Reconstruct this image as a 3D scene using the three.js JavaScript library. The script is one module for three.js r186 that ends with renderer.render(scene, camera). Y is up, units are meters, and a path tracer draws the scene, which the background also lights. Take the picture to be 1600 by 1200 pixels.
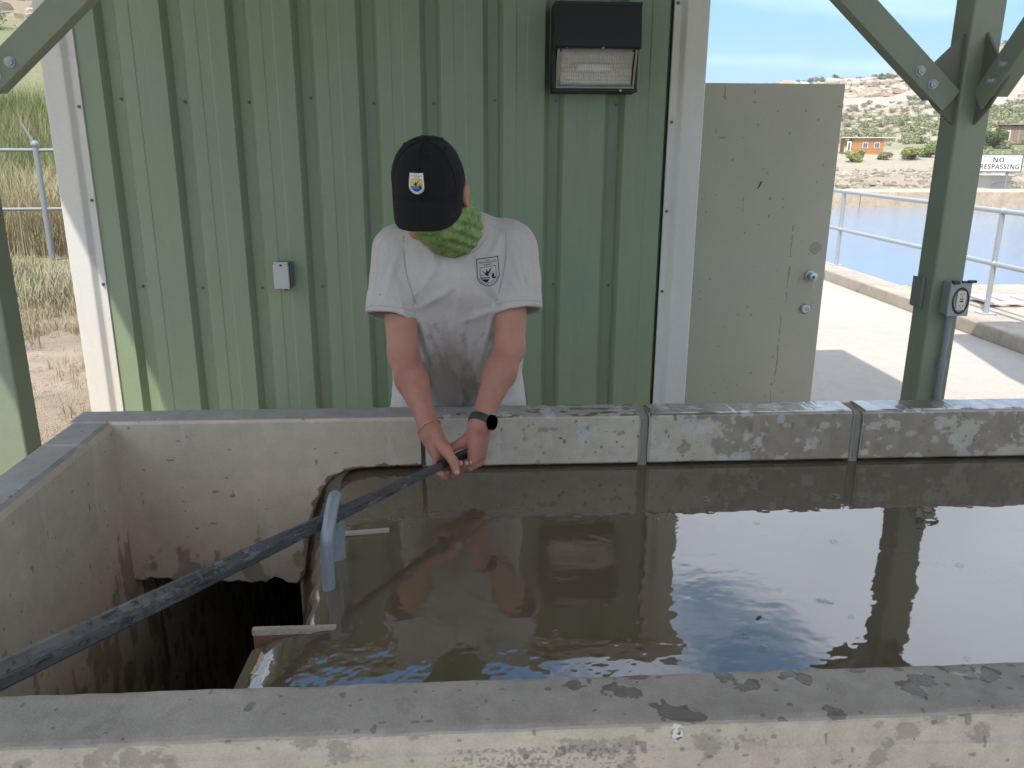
import * as THREE from 'three';
import { RoundedBoxGeometry } from 'three/addons/geometries/RoundedBoxGeometry.js';
import { mergeGeometries } from 'three/addons/utils/BufferGeometryUtils.js';

// ------------------------------------------------------------ random + noise
let seed = 20231;
function rnd() { seed = (seed * 1664525 + 1013904223) >>> 0; return seed / 4294967296; }
const rr = (a, b) => a + (b - a) * rnd();
const lerp = (a, b, t) => a + (b - a) * t;
const clamp = (x, a, b) => x < a ? a : x > b ? b : x;
const sstep = (a, b, x) => { const t = clamp((x - a) / (b - a), 0, 1); return t * t * (3 - 2 * t); };
function hash3(i, j, k) {
  let h = Math.imul(i, 374761393) ^ Math.imul(j, 668265263) ^ Math.imul(k, 2147483647 - 58921);
  h = Math.imul(h ^ (h >>> 13), 1274126177); h ^= h >>> 16; h = Math.imul(h, 2246822519); h ^= h >>> 13;
  return (h >>> 0) / 4294967296;
}
const fl = Math.floor, fade = t => t * t * t * (t * (t * 6 - 15) + 10);
function vn(x, y, z = 0) {                                   // value noise, 0..1
  const i = fl(x), j = fl(y), k = fl(z), u = fade(x - i), v = fade(y - j), w = fade(z - k);
  const a = lerp(lerp(hash3(i, j, k), hash3(i + 1, j, k), u), lerp(hash3(i, j + 1, k), hash3(i + 1, j + 1, k), u), v);
  if (w === 0) return a;
  const b = lerp(lerp(hash3(i, j, k + 1), hash3(i + 1, j, k + 1), u), lerp(hash3(i, j + 1, k + 1), hash3(i + 1, j + 1, k + 1), u), v);
  return lerp(a, b, w);
}
function vnp(x, y, p, s = 0) {                               // periodic in both directions
  const i = fl(x), j = fl(y), u = fade(x - i), v = fade(y - j), m = a => ((a % p) + p) % p;
  return lerp(lerp(hash3(m(i), m(j), s), hash3(m(i + 1), m(j), s), u), lerp(hash3(m(i), m(j + 1), s), hash3(m(i + 1), m(j + 1), s), u), v);
}
function fbm(x, y, z = 0, o = 4) { let s = 0, a = .5, t = 0; for (let i = 0; i < o; i++) { s += a * vn(x, y, z + i * 7.3); t += a; a *= .5; x *= 2.03; y *= 2.03; z *= 2.03; } return s / t; }
function fbmp(x, y, p, s = 0, o = 4) { let r = 0, a = .5, t = 0; for (let i = 0; i < o; i++) { r += a * vnp(x, y, p, s + i); t += a; a *= .5; x *= 2; y *= 2; p *= 2; } return r / t; }

// ------------------------------------------------------------ camera, sky, sun, exposure
const scene = new THREE.Scene();
const camera = new THREE.PerspectiveCamera(50.098, 4 / 3, 0.05, 4000);
{
  const p = 0.283853, y = 0.0604448, r = 0.00429;
  const f = new THREE.Vector3(Math.sin(y) * Math.cos(p), -Math.sin(p), -Math.cos(y) * Math.cos(p));
  const rt = new THREE.Vector3(Math.cos(y), 0, Math.sin(y)), up = new THREE.Vector3().crossVectors(rt, f);
  const rt2 = rt.clone().multiplyScalar(Math.cos(r)).addScaledVector(up, Math.sin(r));
  const up2 = up.clone().multiplyScalar(Math.cos(r)).addScaledVector(rt, -Math.sin(r));
  camera.position.set(0, 1.65, 0);
  camera.quaternion.setFromRotationMatrix(new THREE.Matrix4().makeBasis(rt2, up2, f.clone().negate()));
}
const renderer = new THREE.WebGLRenderer({ antialias: true });
renderer.toneMapping = THREE.LinearToneMapping;
renderer.toneMappingExposure = 1.1;
renderer.shadowMap.enabled = true;
const SUN = { a: .28, k: .5 };                               // the light travels (a, -1, -k)
{
  const W = 1024, H = 512, d = new Float32Array(W * H * 4);
  for (let j = 0; j < H; j++) for (let i = 0; i < W; i++) {
    const az = ((i + .5) / W - .5) * 2 * Math.PI, el = ((j + .5) / H - .5) * Math.PI;
    const se = Math.sin(el), cx = Math.cos(el) * Math.cos(az), cz = Math.cos(el) * Math.sin(az);
    let r, g, b;
    if (se >= 0) {
      const t = Math.pow(se, .5);
      r = lerp(.56, .17, clamp(t * 1.45, 0, 1)); g = lerp(.90, .40, clamp(t * 1.08, 0, 1)); b = lerp(1.08, .95, clamp(t * 1.0, 0, 1));
      // cumulus laid out on a flat layer overhead, all round alike
      const q = 1 / (se + .10), n = fbm(cx * q * 1.1 + 35.61, cz * q * 1.1 + 37.87, 2.5, 6);
      const wisp = fbm(cx * q * .55 + 3, cz * q * 2.2 + 9, 7.7, 5);
      let c = sstep(.38, .56, n) * sstep(.20, .38, se);
      const c2 = sstep(.52, .75, wisp) * .35 * sstep(.015, .07, se) * .45;
      const v = lerp(1.7, 2.45, fbm(cx * q * 3 + 5, cz * q * 3, 1, 4));
      c = clamp(c * .92 + c2, 0, 1);
      r = lerp(r, v * .93, c); g = lerp(g, v * .975, c); b = lerp(b, v * 1.09, c);
    } else { r = .30; g = .27; b = .22; }
    const o = (j * W + i) * 4; d[o] = r; d[o + 1] = g; d[o + 2] = b; d[o + 3] = 1;
  }
  const sky = new THREE.DataTexture(d, W, H, THREE.RGBAFormat, THREE.FloatType);
  sky.mapping = THREE.EquirectangularReflectionMapping; sky.magFilter = sky.minFilter = THREE.LinearFilter; sky.wrapS = THREE.RepeatWrapping; sky.needsUpdate = true;
  scene.background = sky; scene.environment = sky;
}
const sun = new THREE.DirectionalLight(new THREE.Color(1, .95, .88), 5);
sun.position.set(-SUN.a * 60, 60, SUN.k * 60); sun.target.position.set(0, 0, 0);
sun.castShadow = true; sun.shadow.mapSize.set(4096, 4096); sun.shadow.radius = 1;
Object.assign(sun.shadow.camera, { left: -60, right: 60, top: 60, bottom: -60, near: 1, far: 220 });
scene.add(sun, sun.target);

// ------------------------------------------------------------ helpers
const used = {};
function numbered(n) { const k = used[n] = (used[n] || 0) + 1; return k === 1 ? n : n + '_' + String(k - 1).padStart(3, '0'); }
function thing(name, label, category, pos = [0, 0, 0], turn = 0, group) {
  const o = new THREE.Group(); o.name = numbered(name); o.position.set(...pos); o.rotation.y = turn;
  o.userData = { label, category }; if (group) o.userData.group = group; scene.add(o); return o;
}
function mesh(name, geo, mat, parent, label) {
  const g = Array.isArray(geo) ? merge(geo) : geo;
  const m = new THREE.Mesh(g, mat); m.name = parent ? name : numbered(name); m.castShadow = m.receiveShadow = true;
  if (label) m.userData.label = label;
  (parent || scene).add(m); return m;
}
function tag(o, label, category, group) { o.userData.label = label; o.userData.category = category; if (group) o.userData.group = group; return o; }
function struct(o, label) { o.userData.kind = 'structure'; if (label) o.userData.label = label; return o; }
function merge(list) {
  const l = list.map(g => {
    let q = g.index ? g.toNonIndexed() : g;
    for (const k of Object.keys(q.attributes)) if (!['position', 'normal', 'uv', 'color'].includes(k)) q.deleteAttribute(k);
    if (!q.attributes.normal) q.computeVertexNormals();
    if (!q.attributes.uv) q.setAttribute('uv', new THREE.BufferAttribute(new Float32Array(q.attributes.position.count * 2), 2));
    return q;
  });
  const anyC = l.some(q => q.attributes.color);
  if (!anyC) return mergeGeometries(l, false);
  for (const q of l) if (!q.attributes.color) q.setAttribute('color', new THREE.BufferAttribute(new Float32Array(q.attributes.position.count * 3).fill(1), 3));
  return mergeGeometries(l, false);
}
function boxUV(g, off = [0, 0, 0]) {                          // uv in metres from the dominant side of the normal
  const p = g.attributes.position, n = g.attributes.normal, uv = new Float32Array(p.count * 2);
  for (let i = 0; i < p.count; i++) {
    const ax = Math.abs(n.getX(i)), ay = Math.abs(n.getY(i)), az = Math.abs(n.getZ(i));
    const x = p.getX(i) + off[0], y = p.getY(i) + off[1], z = p.getZ(i) + off[2];
    if (ay >= ax && ay >= az) { uv[2 * i] = x; uv[2 * i + 1] = z; } else if (ax >= az) { uv[2 * i] = z; uv[2 * i + 1] = y; } else { uv[2 * i] = x; uv[2 * i + 1] = y; }
  }
  g.setAttribute('uv', new THREE.BufferAttribute(uv, 2)); return g;
}
// box from corner to corner, rounded edges, uv in metres
function bx(x0, x1, y0, y1, z0, z1, r = .003, s = 2) {
  const w = x1 - x0, h = y1 - y0, d = z1 - z0;
  const g = r > 0 ? new RoundedBoxGeometry(w, h, d, s, Math.min(r, w / 2.02, h / 2.02, d / 2.02)) : new THREE.BoxGeometry(w, h, d);
  g.translate((x0 + x1) / 2, (y0 + y1) / 2, (z0 + z1) / 2);
  return boxUV(g.index ? g.toNonIndexed() : g);
}
const V = (x, y, z) => new THREE.Vector3(x, y, z);
function bar(a, b, w, h, up = V(0, 1, 0), r = .002) {         // box bar from a to b
  const A = V(...a), B = V(...b), L = A.distanceTo(B);
  const g = new RoundedBoxGeometry(w, h, L, 2, Math.min(r, w / 2.1, h / 2.1));
  const z = B.clone().sub(A).normalize(), x = new THREE.Vector3().crossVectors(up, z).normalize(), y = new THREE.Vector3().crossVectors(z, x);
  boxUV(g.index ? g.toNonIndexed() : g);
  const q = boxUV(g.index ? g.toNonIndexed() : g);
  q.applyMatrix4(new THREE.Matrix4().makeBasis(x, y, z).setPosition(A.add(B).multiplyScalar(.5))); return q;
}
function tube(a, b, r, n = 12, r2 = r) {                      // straight round bar
  const A = V(...a), B = V(...b), L = A.distanceTo(B);
  const g = new THREE.CylinderGeometry(r2, r, L, n, 1);
  g.applyQuaternion(new THREE.Quaternion().setFromUnitVectors(V(0, 1, 0), B.clone().sub(A).normalize()));
  const c = A.add(B).multiplyScalar(.5); g.translate(c.x, c.y, c.z); return g;
}
function path(pts, r, seg = 40, n = 10, tension = .5) {
  return new THREE.TubeGeometry(new THREE.CatmullRomCurve3(pts.map(p => V(...p)), false, 'catmullrom', tension), seg, r, n, false);
}
// grid surface from a function of (i, j) -> [x, y, z, u, v]
function gridGeo(nu, nv, fn, color) {
  const P = new Float32Array((nu + 1) * (nv + 1) * 3), U = new Float32Array((nu + 1) * (nv + 1) * 2), C = color ? new Float32Array((nu + 1) * (nv + 1) * 3) : null, I = [];
  for (let j = 0; j <= nv; j++) for (let i = 0; i <= nu; i++) {
    const o = j * (nu + 1) + i, q = fn(i / nu, j / nv, i, j);
    P[3 * o] = q[0]; P[3 * o + 1] = q[1]; P[3 * o + 2] = q[2]; U[2 * o] = q[3] ?? i / nu; U[2 * o + 1] = q[4] ?? j / nv;
    if (C) { const c = color(q[0], q[1], q[2]); C[3 * o] = c[0]; C[3 * o + 1] = c[1]; C[3 * o + 2] = c[2]; }
    if (i < nu && j < nv) { const a = o, b = o + 1, c = o + nu + 1, e = c + 1; I.push(a, b, e, a, e, c); }
  }
  const g = new THREE.BufferGeometry();
  g.setAttribute('position', new THREE.BufferAttribute(P, 3)); g.setAttribute('uv', new THREE.BufferAttribute(U, 2));
  if (C) g.setAttribute('color', new THREE.BufferAttribute(C, 3));
  g.setIndex(I); g.computeVertexNormals(); return g;
}
// extrude a closed profile [[a, b], ...] along x through stations; profile(x) may change; uv = (x, arc length)
function sweepX(stations, profile, caps = true, wob = 0) {
  const n = profile(stations[0], 0).length, parts = [];
  const arcs = [0]; { const p = profile(stations[0], 0); for (let k = 0; k < n; k++) { const a = p[k], b = p[(k + 1) % n]; arcs.push(arcs[k] + Math.hypot(a[0] - b[0], a[1] - b[1])); } }
  const rows = stations.map((x, i) => profile(x, i).map((q, k) => [x, q[1] + (wob ? (fbm(x * 30, k * 5.1, 3, 3) - .5) * wob : 0), q[0] + (wob ? (fbm(x * 30, k * 5.1, 9, 3) - .5) * wob : 0)]));
  const P = [], N = [], U = [];
  const tri = (a, b, c, ua, ub, uc) => { P.push(...a, ...b, ...c); U.push(...ua, ...ub, ...uc); };
  for (let i = 0; i + 1 < stations.length; i++) for (let k = 0; k < n; k++) {
    const k2 = (k + 1) % n, a = rows[i][k], b = rows[i + 1][k], c = rows[i + 1][k2], d = rows[i][k2];
    const ua = [a[0], arcs[k]], ub = [b[0], arcs[k]], uc = [c[0], arcs[k + 1]], ud = [d[0], arcs[k + 1]];
    tri(a, c, b, ua, uc, ub); tri(a, d, c, ua, ud, uc);
  }
  if (caps) for (const [i, f] of [[0, 1], [stations.length - 1, 0]]) {
    const pr = profile(stations[i], i).map(q => new THREE.Vector2(q[0], q[1]));
    for (const t of THREE.ShapeUtils.triangulateShape(pr, [])) {
      const [a, b, c] = t.map(k => rows[i][k]); const u = [t[0], t[1], t[2]].map(k => [rows[i][k][2], rows[i][k][1]]);
      f ? tri(a, b, c, ...u) : tri(a, c, b, u[0], u[2], u[1]);
    }
  }
  const g = new THREE.BufferGeometry();
  g.setAttribute('position', new THREE.Float32BufferAttribute(P, 3)); g.setAttribute('uv', new THREE.Float32BufferAttribute(U, 2));
  g.computeVertexNormals(); return g;
}
const range = (a, b, n) => Array.from({ length: n + 1 }, (_, i) => a + (b - a) * i / n);

// ------------------------------------------------------------ textures
const enc = c => { c = clamp(c, 0, 1); return 255 * (c <= .0031308 ? 12.92 * c : 1.055 * Math.pow(c, 1 / 2.4) - .055); };
function tex(w, h, fn, { srgb = true, rx = 1, ry = 1, wrap = true } = {}) {   // fn(u, v) -> linear rgb (or one number)
  const d = new Uint8Array(w * h * 4);
  for (let j = 0; j < h; j++) for (let i = 0; i < w; i++) {
    const c = fn((i + .5) / w, (j + .5) / h), o = 4 * (j * w + i);
    if (typeof c === 'number') { d[o] = d[o + 1] = d[o + 2] = 255 * clamp(c, 0, 1); } else { for (let k = 0; k < 3; k++) d[o + k] = srgb ? enc(c[k]) : 255 * clamp(c[k], 0, 1); }
    d[o + 3] = 255;
  }
  const t = new THREE.DataTexture(d, w, h); if (srgb) t.colorSpace = THREE.SRGBColorSpace;
  t.magFilter = THREE.LinearFilter; t.minFilter = THREE.LinearMipmapLinearFilter; t.generateMipmaps = true;
  if (wrap) t.wrapS = t.wrapT = THREE.RepeatWrapping; t.repeat.set(rx, ry); t.needsUpdate = true; return t;
}
const mul = (c, k) => [c[0] * k, c[1] * k, c[2] * k];
const mix = (a, b, t) => [lerp(a[0], b[0], t), lerp(a[1], b[1], t), lerp(a[2], b[2], t)];
const std = (color, roughness = .8, metalness = 0, extra = {}) => new THREE.MeshStandardMaterial({ color: new THREE.Color().setRGB(...color), roughness, metalness, ...extra });
const phys = (color, roughness, extra = {}) => new THREE.MeshPhysicalMaterial({ color: new THREE.Color().setRGB(...color), roughness, ...extra });

// ------------------------------------------------------------ materials shared
const grainBump = tex(512, 512, (u, v) => .5 * fbmp(u * 16, v * 16, 16, 3, 5) + .5 * vnp(u * 256, v * 256, 256, 9), { srgb: false });
const gb = (s) => { const t = grainBump.clone(); t.repeat.set(s, s); t.needsUpdate = true; return t; };
// plain weathered concrete, 2 m tile
const concMap = tex(1024, 1024, (u, v) => {
  const a = fbmp(u * 6, v * 6, 6, 1, 5), b = fbmp(u * 24, v * 24, 24, 7, 4), s = vnp(u * 340, v * 340, 340, 4), q = vnp(u * 120, v * 120, 120, 5);
  let k = .8 + .32 * (a - .5) + .30 * (b - .5) + .14 * (s - .5);
  if (q > .93 && s > .5) k *= .62;
  return mul([.46, .40, .325], k * 1.1);
}, { rx: .5, ry: .5 });
const M = {};
M.concrete = std([1, 1, 1], .92, 0, { map: concMap, bumpMap: gb(2), bumpScale: .003 });
M.walk = std([1, 1, 1], .9, 0, { map: tex(1024, 1024, (u, v) => { const a = fbmp(u * 4, v * 4, 4, 51, 5), b = fbmp(u * 30, v * 30, 30, 52, 4), s = vnp(u * 330, v * 330, 330, 4), q = vnp(u * 90, v * 90, 90, 53); let k = 1 + .10 * (a - .5) + .12 * (b - .5) + .08 * (s - .5); if (q > .965) k *= .8; return mul([.42, .385, .335], k); }, { rx: .4, ry: .4 }), bumpMap: gb(2), bumpScale: .001 });
// painted steel siding: slight chalking and dust runs, 2 m tile
const paintTone = (base, amt, runs) => tex(512, 1024, (u, v) => {
  const a = fbmp(u * 5, v * 5, 5, 21, 5), r = fbmp(u * 60, v * 3, 60, 33, 3), s = vnp(u * 250, v * 250, 250, 2);
  let k = 1 + amt * (a - .5) + runs * (r - .5) + .05 * (s - .5);
  return mul(mix(base, [base[0] * 1.05, base[1], base[2] * .86], fbmp(u * 9, v * 4, 9, 44, 3)), k);
}, { rx: .5, ry: .5 });
M.green = std([1, 1, 1], .48, 0, { map: paintTone([.240, .300, .205], .10, .05) });
M.postGreen = std([1, 1, 1], .55, 0, { map: paintTone([.225, .258, .192], .2, .05) });
M.white = std([1, 1, 1], .45, 0, { map: paintTone([.66, .64, .62], .10, .06) });
M.rust = std([.20, .11, .07], .85, .1);
M.steel = std([.55, .56, .58], .38, .9, { bumpMap: gb(12), bumpScale: .0006 });
M.galv = std([.62, .63, .65], .58, .35, { map: tex(256, 256, (u, v) => { const a = vnp(u * 40, v * 40, 40, 3), b = fbmp(u * 8, v * 8, 8, 5, 4); return mul([.52, .54, .56], .75 + .3 * a * b + .25 * (b - .3)); }, { rx: 6, ry: 6 }) });
M.railing = std([.42, .44, .46], .45, .4);
M.screw = std([.16, .16, .14], .5, .6);
M.dark = std([.02, .02, .02], .6);
M.grey = std([.30, .31, .31], .5, .2);
M.rubber = std([.03, .03, .032], .55);

// ------------------------------------------------------------ tank walls: one texture for the back wall, one for the front
const TX0 = -1.1, TXL = 4.2;                                  // x from -1.1 to 3.1
const wet = (x, y, f) => fbm(x * f, y * f, 5.5, 5);
const splash = (x, a) => {                                    // where water has splashed on the back wall: 0 dry .. 1 wet, ragged outline
  if (a < .10) {                                              // top: runs along x
    const cover = clamp((x + .02) / .75, 0, 1) + .5 * clamp((x - .9) / .3, 0, 1);
    const n = fbm(x * 16, a * 60, 3, 4) * .62 + fbm(x * 60, a * 150, 8, 4) * .38;
    return x > -.08 ? sstep(.32 + .34 * cover, .28 + .34 * cover, n) : 0;
  }
  const cover = x < .1 ? .12 * sstep(-.1, .1, x) : .36 + .24 * sstep(.4, .95, x) - .17 * sstep(1.25, 1.7, x);
  const n = fbm(x * 15, a * 22, 1.7, 6) * .66 + fbm(x * 75, a * 75, 4, 4) * .34;
  return sstep(cover + .03, cover - .02, n);
};
const backMap = tex(2048, 256, (u, v) => {
  const x = TX0 + u * TXL, a = v * .5;
  const m = fbm(x * 7, a * 7, 2, 5), f = fbm(x * 40, a * 40, 6, 3), s = vn(x * 480, a * 480, 1);
  let c = mul([.51, .44, .345], .95 + .3 * (m - .5) + .26 * (f - .5) + .12 * (s - .5));
  if (a < .10) c = mul([.34, .315, .28], .95 + .34 * (m - .5) + .3 * (f - .5) + .14 * (s - .5));
  if (vn(x * 70, a * 70, 3) > .94) c = mul(c, .45);
  const sp = splash(x, a); if (sp > 0) c = mix(c, mul(mix(c, [.27, .215, .15], .72), a < .1 ? .5 : .93 + .3 * (f - .5)), sp);
  if (fbm(x * 22, a * 22, 12, 3) > .70) c = mix(c, [.52, .50, .47], .6);        // chalky scuffs
  const line = .2455 + .012 * (fbm(x * 14, 3, 2, 4) - .5) * 2 - .006;           // wet algae line just above the water
  if (a > line && a < .30) c = mul([.11, .075, .05], .7 + .7 * f);
  return c;
});
const backRough = tex(2048, 256, (u, v) => { const x = TX0 + u * TXL, a = v * .5; return lerp(.9, a < .1 ? .10 + .12 * vn(x * 60, a * 60) : .42, splash(x, a)); }, { srgb: false });
const tankUV = t => { t.repeat.set(1 / TXL, 2); t.offset.set(-TX0 / TXL, 0); t.needsUpdate = true; return t; };
const backCoat = tex(1024, 128, (u, v) => { const x = TX0 + u * TXL, a = v * .5; return a < .1 ? splash(x, a) : 0; }, { srgb: false });
M.backWall = phys([1, 1, 1], 1, { map: tankUV(backMap), roughnessMap: tankUV(backRough), bumpMap: gb(2), bumpScale: .0012, clearcoat: 1, clearcoatMap: tankUV(backCoat), clearcoatRoughness: .05 });
// front wall: splashes, two droppings, a band of dark lichen specks
const blobs = []; { const s0 = seed; seed = 77;
  for (const [x, z, r] of [[.205, -.925, .022], [.262, -.885, .02], [.285, -.873, .016], [.35, -.955, .018], [.375, -.93, .017], [.44, -.95, .014], [.46, -.94, .012], [.545, -.958, .014], [.62, -.93, .02], [.60, -.91, .018], [.68, -.952, .02], [.715, -.935, .018], [.47, -.875, .012], [.475, -.862, .014], [.14, -.945, .014], [.23, -.96, .018], [.40, -.86, .010]]) blobs.push([x, -z, r]);
  for (let i = 0; i < 16; i++) blobs.push([rr(.1, 1.3), rr(.862, .965), rr(.003, .006)]);
  seed = s0; }
const frontMap = tex(2048, 512, (u, v) => {
  const x = TX0 + u * 2.05, a = v * .3;                        // arc: 0 at the inner edge of the top, .103 outer edge
  const m = fbm(x * 6, a * 6, 22, 5), f = fbm(x * 45, a * 45, 16, 3), s = vn(x * 520, a * 520, 1), g = vn(x * 300, a * 300, 2);
  let c = a < .106 ? mul([.345, .305, .255], .95 + .36 * (m - .5) + .25 * (f - .5) + .14 * (s - .5)) : mul([.47, .41, .325], .95 + .25 * (m - .5) + .25 * (f - .5) + .14 * (s - .5));
  if (vn(x * 85, a * 85, 3) > .93) c = mul(c, .6);
  if (a < .106) {
    for (const [bxx, bz, r] of blobs) { const dx = x - bxx, dz = ((.965 - a) - bz) * 1.25 - dx * .4 * Math.sin(bxx * 90), w = r * (.1 + 1.7 * fbm(x * 75, a * 75, bxx * 50, 4)); if (dx * dx + dz * dz < w * w) { c = mul(mix(c, [.16, .13, .10], .7), .75); break; } }
    if (fbm(x * 24, a * 24, 42, 4) > .70) c = mul(c, .9);
  } else {
    const d = Math.abs(x - .1) / .16; const g2 = fbm(x * 300, a * 300, 5, 3); if (a > .13) c = mul(c, 1 - .38 * sstep(.50 + .2 * d, .58 + .2 * d, g2 + .25 * (m - .5)) * sstep(1, .7, d));
    c = mul(c, 1 - .3 * sstep(.60, .70, fbm(x * 30, a * 30, 31, 5) + .2 * (g2 - .5)));
  }
  const q = Math.hypot((x - .262) * 1.0, (a - .118) * .8); if (q < .011 * (.5 + fbm(x * 130, a * 130, 2, 3)) ) c = g > .5 ? [.60, .58, .53] : vn(x * 200, a * 200, 8) > .55 ? [.10, .09, .08] : c;   // bird dropping at the edge
  return c;
});
const frontRough = tex(1024, 256, (u, v) => { const x = TX0 + u * 2.05, a = v * .3; if (a < .106) for (const [bxx, bz, r] of blobs) { const dx = x - bxx, dz = (.965 - a) - bz; if (dx * dx + dz * dz < r * r * .7) return .35; } return .92; }, { srgb: false });
const fUV = t => { t.repeat.set(1 / 2.05, 1 / .3); t.offset.set(-TX0 / 2.05, 0); t.needsUpdate = true; return t; };
M.frontWall = std([1, 1, 1], 1, 0, { map: fUV(frontMap), roughnessMap: fUV(frontRough), bumpMap: gb(2), bumpScale: .001 });
// pit walls: drips and a ragged dark tide mark, 3 m x 2 m (u in metres, v from y = -1.1)
const RIM = [[-.474, .1], [-.463, .365], [-.452, .486], [-.437, .585], [-.414, .681], [-.388, .745], [-.36, .778], [-.325, .797], [-.28, .804], [-.11, .808]];
const pitMap = tex(1024, 1024, (u, v) => {
  const x = u * 3, y = -1.1 + v * 2.2, m = fbm(x * 6, y * 6, 8, 5), f = fbm(x * 34, y * 34, 5, 3), s = vn(x * 330, y * 330, 7);
  if (x < 1.12) {                                            // brown rim of silt round the eroded cut-out
    const X = x - 1.2; let dd = 1; for (let i = 0; i + 1 < RIM.length; i++) { const [ax, ay] = RIM[i], bx2 = RIM[i + 1][0] - ax, by2 = RIM[i + 1][1] - ay, t = clamp(((X - ax) * bx2 + (y - ay) * by2) / (bx2 * bx2 + by2 * by2), 0, 1); dd = Math.min(dd, Math.hypot(X - ax - bx2 * t, y - ay - by2 * t)); }
    if (dd < .007 + .022 * (fbm(x * 45, y * 45, 3, 4) - .35)) return mul([.20, .145, .09], .6 + .8 * f);
  }
  let c = y > .985 ? mul([.32, .30, .27], .95 + .34 * (m - .5) + .26 * (f - .5) + .12 * (s - .5)) : mul([.56, .46, .345], .95 + .26 * (m - .5) + .18 * (f - .5) + .10 * (s - .5));
  if (vn(x * 75, y * 75, 3) > .965) c = mul(c, .5);
  const drip = fbm(x * 30, y * 8, 6, 5), gr = fbm(x * 90, y * 70, 11, 3) - .5, tide = .44 + .26 * (drip - .5) + .20 * (fbm(x * 9, y * 9, 3, 4) - .5) + .05 * gr;
  c = mix(c, mul([.26, .20, .135], .7 + .6 * f), .75 * sstep(.50, .60, fbm(x * 26, y * 11, 2, 5) + .1 * gr) * (y < tide + .14 ? 1 : 0));
  if (fbm(x * 18, y * 3.2, 14, 3) > .74 && y > .3) c = mix(c, [.55, .54, .5], .35);
  return c;
});
pitMap.repeat.set(1 / 3, 1 / 2.2); pitMap.offset.set(0, .5);
M.pit = std([1, 1, 1], .82, 0, { map: pitMap, bumpMap: gb(2), bumpScale: .0009 });
M.joint = std([.38, .335, .275], .8, 0, { bumpMap: gb(8), bumpScale: .004 });

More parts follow.
